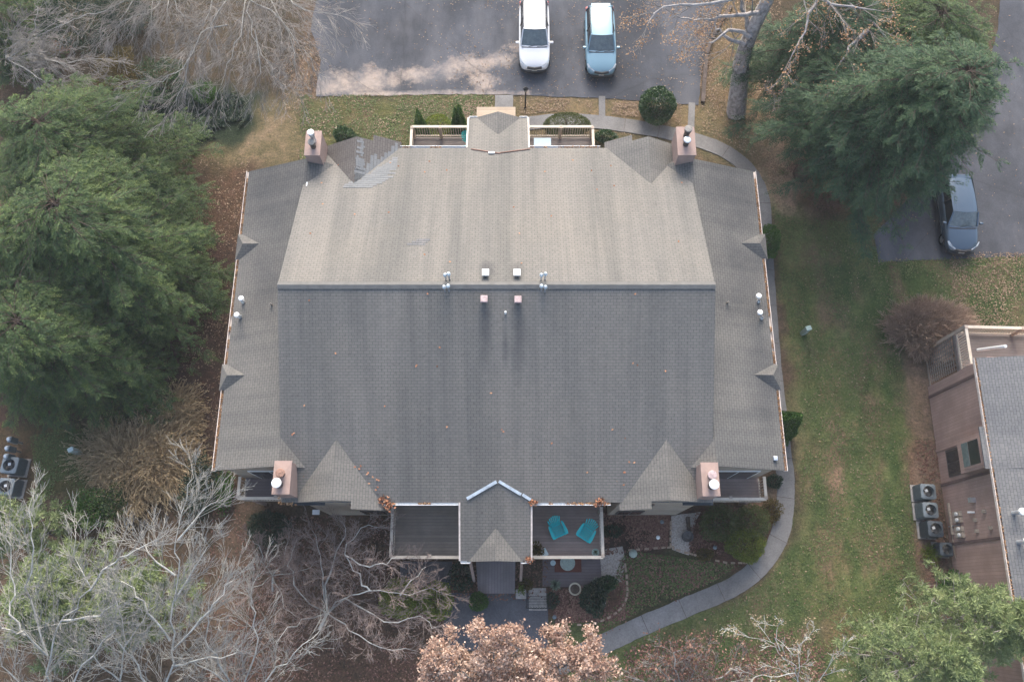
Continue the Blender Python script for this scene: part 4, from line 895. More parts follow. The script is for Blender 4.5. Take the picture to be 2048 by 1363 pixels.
# ---------------- air conditioners ----------------
plain('ac_grey', (.16,.19,.21), .5, .4, .2, var=.12); plain('ac_dark', (.065,.08,.095), .5, .4, .2, var=.12); plain('concrete', (.36,.33,.30), .95, .1, var=.2)
def ac(uc, vc, s, h, label, rz=R(-3), top='ac_grey', side='ac_grey', group='air conditioners by the brown wall', badge=True):
    p = P(uc, vc, h); r = empty('air_conditioner', (p.x, p.y, 0), rz, label, 'air conditioner', group)
    MB().box(-s-.08, s+.08, -s-.06, s+.06, 0, .07).build('pad', M['concrete'], r)
    m = MB().box(-s+.02, s-.02, -s+.02, s-.02, .08, h-.30, bev=.04)
    m.build('housing', M[side], r)
    m = MB()
    for i in range(14):
        t_ = -s+.06+i*(2*s-.12)/13
        for a in (-s, s-.0): m.box(a-.012, a+.012, t_-.012, t_+.012, .1, h-.06); m.box(t_-.012, t_+.012, a-.012, a+.012, .1, h-.06)
    m.build('grille', M[side], r)
    # top with a round well
    bm = MB(); n = 32; R0 = s*.74; out = []; inn = []; low = []
    for k in range(n):
        a = 2*math.pi*(k+.5)/n; cx, sy = math.cos(a), math.sin(a); q = s/max(abs(cx), abs(sy)); q = min(q, s*1.28)
        out.append(bm.bm.verts.new((q*cx, q*sy, h-.03))); inn.append(bm.bm.verts.new((R0*cx, R0*sy, h+.01))); low.append(bm.bm.verts.new((R0*cx*.97, R0*sy*.97, h-.2)))
    base = [bm.bm.verts.new((v.co.x, v.co.y, h-.34)) for v in out]
    for k in range(n):
        j = (k+1) % n; bm.bm.faces.new((base[k], base[j], out[j], out[k])); bm.bm.faces.new((out[k], out[j], inn[j], inn[k])); bm.bm.faces.new((inn[k], inn[j], low[j], low[k]))
    bm.build('top_panel', M[top], r); MB().lathe([(0, 0), (R0, 0)], 24, (0, 0, h-.25)).build('well', M['plastic_black'], r)
    m = MB()
    for k in range(4):
        a = k*math.pi/2+.5; mt = Matrix.Translation((0, 0, h-.16)) @ Matrix.Rotation(a, 4, 'Z') @ Matrix.Rotation(.35, 4, 'X'); m.box(.06, R0*.9, -.07, .07, -.005, .005, mt)
    m.lathe([(.08, -.06), (.08, .03), (0, .04)], 14, (0, 0, h-.15)); m.build('fan', M['flue_dark'], r)
    m = MB()
    for k in range(1, 7): 
        rr_ = R0*k/6.5; pts = [(rr_*math.cos(2*math.pi*i/20), rr_*math.sin(2*math.pi*i/20), h+.005) for i in range(21)]; m.tube(pts, .003, 3, False)
    m.build('fan_guard', M['flue_dark'], r)
    if badge: MB().box(-.11, .03, .0, .13, h-.11, h-.10, Matrix.Rotation(.3, 4, 'Z')).build('warning_plate', M['white_metal'], r)
    return r
ac(1857.5, 982, .36, .95, 'grey air conditioner topmost in the column beside the brown wall'); ac(1862, 1019, .36, .95, 'grey air conditioner second from the top beside the brown wall')
ac(1872, 1056.5, .36, .98, 'air conditioner with a near black side, third down beside the brown wall', side='ac_dark', top='ac_dark'); ac(1894, 1097.5, .31, .7, 'small dark air conditioner against the brown wall, lowest of the column', side='ac_dark', top='ac_dark', badge=False)
ac(18, 929, .40, .9, 'grey air conditioner at the left edge of the photo, upper of two', R(-4), group='air conditioners at the left edge'); ac(10, 972, .40, .9, 'grey air conditioner at the left edge of the photo, lower of two behind twigs', R(-4), group='air conditioners at the left edge')
for i, (u, v, l) in enumerate(((16,877,'uppermost'), (12,895,'middle'), (10,911,'lowest'))):
    p = P(u, v, 1.2); e = empty('electric_meter', (p.x, p.y, 0), 0, f'grey electric meter on a post at the left edge, {l} of three', 'meter', 'meters at the left edge')
    MB().box(-.1, .1, -.14, .14, .5, 1.1, bev=.02).build('meter_box', M['ac_grey'], e); MB().lathe([(.1, 1.1), (.1, 1.18), (.06, 1.22), (0, 1.22)], 16).build('dial', M['galvanised'], e); MB().box(-.04, .04, -.04, .04, 0, .5).build('post', M['galvanised'], e)
# ---------------- garden furniture ----------------
plain('teal', (.012,.50,.52), .55, .35, var=.08)
def adirondack(loc, rz, label):
    r = empty('adirondack_chair', loc, rz, label, 'chair', 'teal slatted chairs on the balconies')
    m = MB()     # front at -y
    for i in range(6):
        y = -.28+i*.098; z = .36-i*.022; m.box(-.27, .27, y-.037, y+.037, z-.012, z+.012, bev=.006)
    m.build('seat', M['teal'], r)
    m = MB()
    for i in range(7):
        a = (i-3)/3; x0 = a*.20; x1 = a*.31; top = .60-.16*a*a; m.bar((x0, .24, .24), (x1, .24+.42*top/.6, .24+.72*top/.6), .05, .02)
    m.box(-.25, .25, .33, .36, .44, .50); m.build('backrest', M['teal'], r)
    for s in (-1, 1):
        q = [(s*.26, -.36), (s*.40, -.36), (s*.43, -.2), (s*.40, .2), (s*.36, .32), (s*.29, .32), (s*.28, 0)]
        m = MB(); m.poly([(x, y, .56) for x, y in (q if s > 0 else q[::-1])], .025); m.build('armrest', M['teal'], r)
        MB().box(s*.30-.02, s*.30+.02, -.32, -.22, 0, .535).build('leg', M['teal'], r); MB().bar((s*.27, -.36, .30), (s*.27, .50, .06), .025, .10).build('leg', M['teal'], r)
    MB().box(-.27, .27, -.345, -.32, .24, .36).build('apron', M['teal'], r)
    r.scale = (.92, .92, .92); return r
a = P(1115, 1042, 3.2); adirondack((a.x, a.y-.38, 2.905), R(24), 'turquoise slatted armchair on the south balcony, nearer the porch roof')
a = P(1174, 1047, 3.2); adirondack((a.x-.05, a.y-.40, 2.905), R(-32), 'turquoise slatted armchair on the south balcony, nearer the outer railing')
a = P(947, 283, 3.2); adirondack((a.x, a.y, 2.905), R(75), 'turquoise armchair on the north balcony, half hidden by the porch roof')
plain('table_top', (.42,.53,.60), .15, .5, var=.06)
a = P(1085, 286, 3.6); tb = empty('patio_table', (a.x, a.y-.12, 2.905), 0, 'square pale blue topped patio table on the right north balcony', 'table')
MB().box(-.45, .45, -.42, .42, .68, .71, bev=.012).build('tabletop', M['table_top'], tb)
for x in (-.36, .36):
    for y in (-.34, .34): MB().bar((x, y, 0), (x*.9, y*.9, .68), .03, .03).build('leg', M['flue_cap_grey'], tb)
def leafcards(c, d, ln, wd, flat=.3):
    "cards with centre c (n,3), direction d, length and width arrays"
    n = len(c); d = unit(d); up = unit(RNG.normal(size=(n, 3))*flat+np.array([0, 0, 1])); s = unit(np.cross(d, up))
    u = d*ln[:, None]*.5; v = s*wd[:, None]*.5
    return np.stack([c-u, c-v, c+u, c+v], 1)
def spiky(u, v, r_, label, z=0, pot=False, group=None, mat='agave_leaf', n=170):
    p = P(u, v, z); r = empty('spiky_plant', p, 0, label, 'plant', group)
    a = RNG.uniform(0, 2*np.pi, n); el = RNG.uniform(.1, 1.4, n); L = r_*RNG.uniform(.75, 1.05, n)
    d = np.stack([np.cos(a)*np.cos(el), np.sin(a)*np.cos(el), np.sin(el)], 1); c = d*L[:, None]*.5+np.array([0, 0, .05])
    np_mesh('leaves', leafcards(c, d, L, np.full(n, .035)), np.arange(4*n).reshape(n, 4), M[mat], r, RNG.random(n))
    MB().lathe([(.06, 0), (.05, .1), (0, .12)], 8).build('stem', M['bark_brown'], r); return r
spiky(1110, 1169, .36, 'pale round spiky plant left of the cream bowl', .05, group='pale spiky plants'); spiky(1191, 1167, .36, 'pale round spiky plant right of the cream bowl', .05, group='pale spiky plants')
p = P(1150, 1177, .4); bb = empty('bird_bath', (p.x, p.y, 0), 0, 'cream oval bowl planter between the two spiky plants', 'planter')
plain('cream_stone', (.50,.44,.33), .8, .2, var=.15, scale=8)
MB().lathe([(.16, 0), (.14, .06), (.07, .12), (.07, .28), (.2, .33), (.30, .42), (.27, .42), (.2, .37), (0, .35)], 22).build('bowl', M['cream_stone'], bb); MB().lathe([(.25, .385), (0, .39)], 18).build('soil', M['bark_brown'], bb)
p = P(1135, 1125, .5); tb = empty('round_table', (p.x, p.y, .05), 0, 'round pale mosaic table on the red rug below the balcony', 'table')
MB().lathe([(.36, .0), (.36, .03), (0, .03)], 24, (0, 0, .5)).build('tabletop', M['agave_stone'] if 'agave_stone' in M else plain('agave_stone', (.36,.42,.36), .6, .3, var=.2, scale=12), tb)
MB().lathe([(.2, 0), (.05, .04), (.04, .5)], 12).build('leg', M['flue_dark'], tb)
plain('rug_red', (.16,.06,.045), .95, .1, var=.15, scale=12); a = P(1105, 1139); b = P(1158, 1113)
tag(MB().box(a.x+.1, b.x+.1, a.y-.1, b.y, .055, .07).build('rug', M['rug_red']), 'dark red rug on the patio under the round table', 'rug')
p = P(1106, 1125, .4); st_ = empty('side_stool', (p.x, p.y, .05), 0, 'small pale round stool left of the round table', 'stool'); MB().lathe([(.13, .36), (.13, .4), (0, .41)], 16).build('seat', M['pedestal_grey'], st_); MB().lathe([(.10, 0), (.06, .2), (.10, .36)], 12).build('base', M['pedestal_grey'], st_)
# wrought iron bench on its slab
plain('iron', (.03,.03,.032), .5, .4, .4, var=.2); a = P(1076, 1216); bn = empty('iron_bench', (a.x, a.y+.15, .03), 0, 'black wrought iron bench on a grey slab beside the paved pad', 'bench')
m = MB(); 
for i in range(7): m.tube([(-.55, -.02+i*.07, .43), (.55, -.02+i*.07, .43)], .01, 5)
m.build('seat', M['iron'], bn); m = MB(); m.tube([(-.58, -.05, .43), (-.58, -.12, .75), (-.3, -.14, .86), (0, -.15, .92), (.3, -.14, .86), (.58, -.12, .75), (.58, -.05, .43)], .018, 6)
for k in range(9):
    x = -.5+k*.125; m.tube([(x, -.06, .45), (x+.06, -.1, .6), (x-.05, -.12, .7), (x+.02, -.13, .8)], .009, 5)
for k in range(4): m.tube([(-.45+k*.3+.12*math.cos(t_*.6), -.11, .64+.1*math.sin(t_*.6)) for t_ in range(11)], .009, 5, False)
m.build('backrest', M['iron'], bn)
for x in (-.55, .55):
    for y in (-.05, .4): MB().bar((x, y, 0), (x, y, .43), .03, .03).build('leg', M['iron'], bn)
    MB().tube([(x, -.1, .65), (x, .2, .66), (x, .42, .6), (x, .42, .43)], .014, 6).build('armrest', M['iron'], bn)
sheet('paved_pad', [(1057,1175),(1092,1175),(1094,1220),(1058,1220)], .034, M['concrete'])
p = P(1042, 1187, .3); pl = empty('stone_planter', (p.x, p.y, 0), 0, 'square stone block with a plant right of the boardwalk end', 'planter'); MB().box(-.25, .25, -.22, .22, 0, .3, bev=.03).build('block', M['concrete'], pl)
n = 90; a = RNG.normal(size=(n, 3)); a[:, 2] = abs(a[:, 2])+.4; c = unit(a)*RNG.uniform(.05, .3, (n, 1))+np.array([0, .15, .3]); np_mesh('leaves', leafcards(c, a, np.full(n, .12), np.full(n, .05)), np.arange(4*n).reshape(n, 4), M['chartreuse'], pl, RNG.random(n)*.6)
p = P(1376, 1072, .35); fp = empty('fire_pit', (p.x, p.y, 0), 0, 'dark round metal bowl standing on the pale gravel', 'fire pit')
MB().lathe([(.20, .05), (.23, .25), (.27, .36), (.27, .39), (.22, .38), (.21, .30), (.1, .27), (0, .28)], 22).build('bowl', M['flue_dark'], fp); MB().lathe([(.24, 0), (.24, .05), (0, .05)], 22).build('base', M['flue_dark'], fp)
p = P(1377, 1052); MB_ = MB(); lo = empty('driftwood_log', (p.x, p.y, .1), R(95), 'weathered brown log lying behind the round metal bowl', 'log'); MB().tube([(-.4, 0, 0), (0, .03, .03), (.45, -.02, 0)], [.07, .09, .1], 8).build('log', M['bark_brown'], lo)
p = P(1267, 1106, .2); tag(MB().lathe([(.2, 0), (.21, .1), (.16, .17), (0, .2)], 9, (p.x, p.y, 0)).build('garden_rock', M['agave_stone'], smooth=True), 'pale greenish rock at the corner of the mulch bed', 'rock')
for i, (u, v, lab) in enumerate(((1316,1074,'small white topped path light in the mulch bed left of the gravel'), (1324,1043,'small grey path light close to the house wall by the gravel'), (1430,1094,'small star shaped path light in front of the yellow green bush'), (1207,1205,'small white path light in the south flower bed'), (1109,1233,'small path light near the paved pad corner'))):
    p = P(u, v, .3); l = empty('path_light', (p.x, p.y, 0), 0, lab, 'path light', 'path lights in the flower beds'); MB().lathe([(.015, 0), (.015, .26)], 8).build('stake', M['iron'], l); MB().lathe([(.05, .26), (.1, .30), (.04, .35), (0, .36)], 12).build('lamp_head', M['white_metal'] if i in (0, 3) else M['ac_grey'], l)
# pots on the south balcony
plain('terracotta', (.25,.11,.07), .9, .1, var=.15); plain('pot_green', (.30,.42,.36), .4, .4, var=.1)
def pot(u, v, z, r_, name, label, potmat, leaf, n=120, hh=.35, ln=.16, group=None):
    p = P(u, v, z+.3); e = empty(name, (p.x, p.y, z), 0, label, 'potted plant', group)
    MB().lathe([(r_*.7, 0), (r_, .28), (r_*1.06, .29), (r_*1.06, .32), (r_*.9, .32), (r_*.88, .26), (0, .26)], 20).build('pot', M[potmat], e)
    a = RNG.normal(size=(n, 3)); a[:, 2] = abs(a[:, 2])+.2; c = unit(a)*RNG.uniform(.02, hh, (n, 1))+np.array([0, 0, .3]); np_mesh('leaves', leafcards(c, a, np.full(n, ln), np.full(n, ln*.35)), np.arange(4*n).reshape(n, 4), M[leaf], e, RNG.random(n)); return e
pot(1191, 1104, 2.905, .16, 'potted_plant', 'small plant in a white rimmed round pot at the balcony corner', 'pot_green', 'boxwood', 50, .12, .08)
pot(1072, 1098, 2.905, .18, 'potted_plant', 'bushy green and orange potted plant beside the porch roof', 'terracotta', 'autumn_shrub', 260, .42, .16)
a = P(1089, 1104, 3.3); tag(MB().box(-.13, .13, -.17, .17, 0, .36, Matrix.Translation((a.x, a.y, 2.905)) @ Matrix.Rotation(.5, 4, 'Z'), bev=.02).build('storage_tub', M['pedestal_grey']), 'pale grey tub beside the potted plant on the south balcony', 'tub')
# ---------------- vegetation ----------------
def prisms(name, segs, mat, parent, sides=4):
    "all limbs as short tapered tubes: segs = list of (p0, p1, r0, r1)"
    A = np.array([s[0] for s in segs], float); B = np.array([s[1] for s in segs], float); r0 = np.array([s[2] for s in segs]); r1 = np.array([s[3] for s in segs])
    d = unit(B-A); B = B+d*(r1[:, None]*.6); a = unit(np.cross(d, np.array([.31, .17, .93]))); b = np.cross(d, a); V = []
    for (p, r) in ((A, r0), (B, r1)):
        for k in range(sides):
            t_ = 2*math.pi*k/sides; V.append(p+r[:, None]*(a*math.cos(t_)+b*math.sin(t_)))
    V = np.stack(V, 1); n = len(segs); base = (np.arange(n)*2*sides)[:, None]; F = []
    for k in range(sides): j = (k+1) % sides; F.append(np.stack([base[:, 0]+k, base[:, 0]+j, base[:, 0]+sides+j, base[:, 0]+sides+k], 1))
    F = np.stack(F, 1).reshape(-1, 4)
    return np_mesh(name, V, F, mat, parent, smooth=True)
def card_mesh(name, q, mat, parent, tint): n = len(q); return np_mesh(name, q, np.arange(4*n).reshape(n, 4), mat, parent, tint)
def hemlock(base, h, rad, label, mat='hemlock', lean=(0, 0), nb=150, zmin=.12, seed=1, trunk_r=.32, fill=1.0, name='hemlock_tree', cat='tree', group=None, power=.75):
    rg = np.random.default_rng(seed); root = empty(name, base, 0, label, cat, group)
    top = np.array([lean[0], lean[1], h]); pts = [Vector((lean[0]*t_**1.3+.12*math.sin(5*t_+seed), lean[1]*t_**1.3+.1*math.cos(4*t_), h*t_)) for t_ in np.linspace(0, 1, 12)]
    MB().tube(pts, [trunk_r*(1-.93*i/11)*(1.25 if i == 0 else 1) for i in range(12)], 9).build('trunk', M['bark_brown'], root, smooth=True)
    Q = []; T = []; S = []
    for i in range(nb):
        t_ = zmin+(1-zmin)*((i+rg.random())/nb)**.9; p0 = np.array([lean[0]*t_**1.3, lean[1]*t_**1.3, h*t_]); az = i*2.39996+rg.uniform(-.5, .5)
        L = rad*((1-t_)**power)*rg.uniform(.62, 1.12)+.25; L *= 1+.18*math.sin(az*3+seed)+.1*math.sin(az*7+2*seed)
        if t_ < .3: L *= .75+.25*(t_/.3)
        L = max(L, .4); hd = np.array([math.cos(az), math.sin(az), 0]); el = .25*t_*1.5-.10+rg.uniform(-.14, .16); sw = rg.normal()*.22; rr0 = rg.uniform(0, .25)*(1-t_)
        n = 7; s = np.linspace(0, 1, n+1)[:, None]; sdv = np.array([-hd[1], hd[0], 0]); br = p0+hd*L*s+sdv*(L*sw*s**2)+np.array([0, 0, 1])*(L*el*s-L*.24*s**2); S += [(br[k], br[k+1], .03*(1-k/n)*L/3+.007, .03*(1-(k+1)/n)*L/3+.007) for k in range(n)]
        side = np.array([-hd[1], hd[0], 0]); m_ = max(5, int(L*6.5*fill)); tt = np.sort(rg.uniform(.15+rr0, 1.0, m_)**.8); sg = np.where(np.arange(m_) % 2 == 0, 1, -1)
        o = p0+hd*(L*tt)[:, None]+side*(L*sw*tt**2)[:, None]+np.array([0, 0, 1])*(L*el*tt-L*.24*tt**2)[:, None]
        ang = rg.uniform(.25, 1.25, m_)*sg+sw; dd = hd*np.cos(ang)[:, None]+side*np.sin(ang)[:, None]; dd[:, 2] += rg.uniform(-.35, .30, m_); dd = unit(dd)
        bl = rg.uniform(.45, 1.15, m_)*(1.15-.5*tt)*min(1, .45+L/3.5)
        k = 16; u = np.linspace(.08, 1, k)
        c = o[:, None, :]+dd[:, None, :]*(bl[:, None]*u)[..., None]; c[..., 2] -= (bl[:, None]*.38*u**2.2)
        sd = unit(np.cross(dd, [0, 0, 1])); al = np.where(np.arange(k) % 2 == 0, 1, -1)*.75
        nd = dd[:, None, :]*np.cos(al)[None, :, None]+sd[:, None, :]*np.sin(al)[None, :, None]+np.array([0, 0, -.18]); nd = unit(nd+rg.normal(size=nd.shape)*.14)
        ln = (.24*(1-.55*u))[None, :]*rg.uniform(.7, 1.25, (m_, k)); wd = np.full((m_, k), .042)
        c = c+nd*ln[..., None]*.5; c = c.reshape(-1, 3); nd = nd.reshape(-1, 3)
        up = unit(rg.normal(size=c.shape)*.35+np.array([0, 0, 1])); sv = unit(np.cross(nd, up)); uu = nd*ln.reshape(-1, 1)*.5; vv = sv*wd.reshape(-1, 1)*.5
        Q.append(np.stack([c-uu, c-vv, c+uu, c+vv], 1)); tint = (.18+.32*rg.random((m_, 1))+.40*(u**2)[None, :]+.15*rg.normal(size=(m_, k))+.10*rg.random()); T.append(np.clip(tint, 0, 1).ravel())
        for j in range(0, m_, 2): S.append((o[j], o[j]+dd[j]*bl[j]*.7, .011, .005))
    prisms('branches', S, M['bark_brown'], root, 3)
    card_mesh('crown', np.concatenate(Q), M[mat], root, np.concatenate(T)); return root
def V3(a): return Vector(a)
def grow(S, tips, p, d, L, r, lvl, mx, rg, o):
    n = 3 if lvl < mx else 2; q = p; dd = d.normalized(); pts = [(q.copy(), dd.copy())]
    for i in range(n):
        dd = (dd+Vector((rg.gauss(0, 1), rg.gauss(0, 1), rg.gauss(0, .7)))*o['wob']+o['bias']*o['bw']).normalized()
        q2 = q+dd*(L/n); r0 = r*(1-.62*i/n); r1 = r*(1-.62*(i+1)/n); S.append((tuple(q), tuple(q2), max(r0, o['rmin']), max(r1, o['rmin']))); q = q2; pts.append((q.copy(), dd.copy()))
    if lvl >= mx: tips.append(tuple(q)); return
    k = o['kids'][min(lvl, len(o['kids'])-1)]
    for j in range(k):
        t_ = (.22+.78*(j+rg.random()*.8)/k); i = min(n-1, int(t_*n)); f = t_*n-i; b = pts[i][0].lerp(pts[i+1][0], f); bd = pts[i+1][1]
        ax = bd.cross(Vector((rg.gauss(0, 1), rg.gauss(0, 1), rg.gauss(0, 1)))).normalized(); nd = Matrix.Rotation(rg.uniform(*o['ang']), 3, ax) @ bd
        grow(S, tips, b, nd, L*rg.uniform(*o['ls'])*(1.1-.45*t_), r*.6*(1-.4*t_), lvl+1, mx, rg, o)
def bare_tree(label, base, limbs, mat='bark_mid', twig='twig_grey', mx=3, seed=1, trunk=None, r0=.1, cl=1.6, bias=(0, 0, .3), bw=.12, wob=.16, kids=(5, 5, 4), dens=1.6, ang=(.35, .9), ls=(.45, .75), leaves=None, nleaf=0, lsz=.09, name='bare_tree', cat='tree', group=None, rmin=.008, lspread=.12, trunk_r=.16):
    """base: pixel (u,v) of the root on the ground; limbs: lists of (u,v,z); the first limb point joins the trunk"""
    rg = random.Random(seed); b = P(*base, 0); root = empty(name, b, 0, label, cat, group); S = []; tips = []
    o = dict(wob=wob, bias=Vector(bias), bw=bw, kids=kids, ang=ang, ls=ls, rmin=rmin); thick = []
    if trunk is None: trunk = [(base[0], base[1], 0), limbs[0][0]]
    tp = smooth_line([P(*q) for q in trunk], 5); 
    for i in range(len(tp)-1): thick.append((tuple(tp[i]-b), tuple(tp[i+1]-b), trunk_r*(1-.5*i/len(tp)), trunk_r*(1-.5*(i+1)/len(tp))))
    for lm in limbs:
        pts = smooth_line([P(*q) for q in lm], 3); n = len(pts)-1; j_ = min(tp, key=lambda q: (q-pts[0]).length)
        if .25 < (j_-pts[0]).length < 2.2: thick.append((tuple(j_-b), tuple(pts[0]-b), r0*1.1, r0))
        Lt = sum((pts[i+1]-pts[i]).length for i in range(n))
        acc = 0
        for i in range(n):
            w_ = Vector((rg.gauss(0, .075), rg.gauss(0, .075), rg.gauss(0, .05))) if 0 < i < n-1 else Vector((0, 0, 0)); pts[i+1] = pts[i+1]+w_
            ra, rb = r0*(1-.85*i/n), r0*(1-.85*(i+1)/n); thick.append((tuple(pts[i]-b), tuple(pts[i+1]-b), ra, rb)); seg = (pts[i+1]-pts[i]); acc += seg.length*dens
            while acc > 1:
                acc -= 1; t_ = rg.random(); q = pts[i].lerp(pts[i+1], t_); f = (i+t_)/n; bd = seg.normalized(); ax = bd.cross(Vector((rg.gauss(0, 1), rg.gauss(0, 1), rg.gauss(0, 1)))).normalized()
                grow(S, tips, q-b, Matrix.Rotation(rg.uniform(.4, 1.0), 3, ax) @ bd, cl*(1.15-.6*f)*rg.uniform(.6, 1.15), max(.36*ra, .009), 1, mx, rg, o)
        grow(S, tips, pts[-1]-b, (pts[-1]-pts[-2]), cl*.7, r0*.16, 1, mx, rg, o)
    prisms('trunk', thick, M[mat], root, 8)
    prisms('twigs', S, M[twig], root, 3)
    if leaves:
        tp_ = np.array(tips); R_ = np.random.default_rng(seed); c = tp_[R_.integers(0, len(tp_), nleaf)]+R_.normal(size=(nleaf, 3))*lspread
        d = R_.normal(size=(nleaf, 3)); ln = lsz*R_.uniform(.6, 1.3, nleaf); card_mesh('leaves', leafcards(c, d, ln, ln*.62, 1.2), M[leaves], root, R_.random(nleaf))
    return root
def shrub(u, v, rx, ry, h, label, mat, n=2500, ls=.10, seed=0, name='shrub', cat='shrub', group=None, z=0, cone=False, lump=.18, hollow=.55, zc=None, asp=.5, up=.4):
    zc = h*.5 if zc is None else zc
    p = P(u, v, z+zc); rg = np.random.default_rng(seed+int(u)); root = empty(name, (p.x, p.y, z), 0, label, cat, group)
    d = unit(rg.normal(size=(n, 3))); rr = hollow+(1-hollow)*rg.random(n)**.6; ph = np.arctan2(d[:, 1], d[:, 0]); lm = 1+lump*(np.sin(ph*3+seed+d[:, 2]*3)*.5+np.sin(ph*7+seed*2+d[:, 2]*5)*.35+.4*(fbm(d[:, 0]*3+5, d[:, 1]*3+d[:, 2]*2+5, 1.2, seed)-.5)*2)
    if cone:
        t_ = 1-np.sqrt(rg.random(n)); prof = (1-t_)**.8*np.minimum(1, .55+t_*4); r_ = prof*np.sqrt(.35+.65*rg.random(n))*(1+lump*np.sin(ph*5+t_*14)); c = np.stack([rx*r_*np.cos(ph), ry*r_*np.sin(ph), t_*h], 1); d = np.stack([np.cos(ph), np.sin(ph), .9+0*ph], 1)
    else: c = d*rr[:, None]*lm[:, None]*np.array([rx, ry, h*.55]); c[:, 2] += h*.48; c[:, 2] = np.maximum(c[:, 2], .03)
    dd = d+rg.normal(size=(n, 3))*.7+np.array([0, 0, up]); ln = ls*rg.uniform(.6, 1.3, n)
    S = []
    for k in range(14 if not cone else 4):
        j = rg.integers(0, n); S.append(((0, 0, 0), tuple(c[j]*np.array([.4, .4, .5])), .03, .02)); S.append((tuple(c[j]*np.array([.4, .4, .5])), tuple(c[j]*.9), .02, .008))
    prisms('stems', S, M['bark_brown'], root, 4); card_mesh('foliage', leafcards(c, dd, ln, ln*asp, .9), M[mat], root, rg.random(n)); return root
def grassclump(u, v, rx, h, label, n=900, bend=(1, .5), seed=0, group='dry ornamental grasses', mat='straw', name='ornamental_grass'):
    "arching dry grass: each blade a chain of cards ending in a small plume"
    p = P(u, v); rg = np.random.default_rng(seed+int(u)); root = empty(name, p, 0, label, 'plant', group); Q = []; T = []
    a = rg.uniform(0, 2*np.pi, n); rr_ = rx*.75*np.sqrt(rg.random(n)); b0 = np.stack([np.cos(a), np.sin(a), 0*a], 1)*rr_[:, None]; L = h*rg.uniform(.5, 1.1, n); a2 = a+rg.normal(size=n)*.9
    d = unit(np.stack([np.cos(a2)*.5+bend[0]*.5, np.sin(a2)*.5+bend[1]*.5, np.full(n, .9)], 1)+rg.normal(size=(n, 3))*.3); drop = np.stack([np.cos(a2)*.4+bend[0]*.6, np.sin(a2)*.4+bend[1]*.6, np.full(n, -1.0)], 1); pt = b0; tn = rg.random(n)
    for k in range(6):
        c = pt+d*(L/6)[:, None]; w_ = np.full(n, .026 if k < 5 else .04); dd = unit(c-pt); s = unit(np.cross(dd, rg.normal(size=(n, 3)))); v1 = s*w_[:, None]*.5
        Q.append(np.stack([pt-v1, pt+v1, c+v1*.8, c-v1*.8], 1)); T.append(np.clip(tn*.75+.05*k, 0, 1)); pt = c; d = unit(d+drop*rg.uniform(.1, .42, (n, 1))+rg.normal(size=(n, 3))*.16)
    for k in range(3): c = pt+rg.normal(size=(n, 3))*.045; Q.append(leafcards(c, d+rg.normal(size=(n, 3))*.5, np.full(n, .12), np.full(n, .05), 1)); T.append(np.clip(.45+tn*.5, 0, 1))
    card_mesh('blades', np.concatenate(Q), M[mat], root, np.concatenate(T)); S = [((0, 0, 0), tuple(b0[i]*.8+np.array([0, 0, .3])), .02, .01) for i in range(12)]; prisms('stems', S, M['twig_grey'], root, 3); return root
def twigdome(u, v, rx, ry, h, label, n=420, seed=0, mat='twig_dome'):
    p = P(u, v, h*.35); rg = random.Random(seed); root = empty('bare_shrub', (p.x, p.y, 0), 0, label, 'shrub'); S = []; tips = []
    o = dict(wob=.10, bias=Vector((0, 0, 1)), bw=.03, kids=(4, 4), ang=(.15, .5), ls=(.45, .7), rmin=.008)
    for i in range(n):
        a = rg.uniform(0, 6.283); q = math.sqrt(rg.random()); tgt = Vector((1.22*rx*q*math.cos(a), 1.22*ry*q*math.sin(a), h*math.sqrt(max(0, 1-q*q*.95))*rg.uniform(.8, 1.05))); b = Vector((tgt.x*.2, tgt.y*.2, 0)); L = (tgt-b).length
        grow(S, tips, b, (tgt-b), L*.72, .014, 1, 3, rg, o)
    prisms('twigs', S, M[mat], root, 3); R_ = np.random.default_rng(seed); tp = np.array(tips); k = 9000; c = tp[R_.integers(0, len(tp), k)]+R_.normal(size=(k, 3))*.07; card_mesh('leaves', leafcards(c, R_.normal(size=(k, 3)), np.full(k, .08), np.full(k, .02), 1), M['litter'], root, R_.random(k)); return root
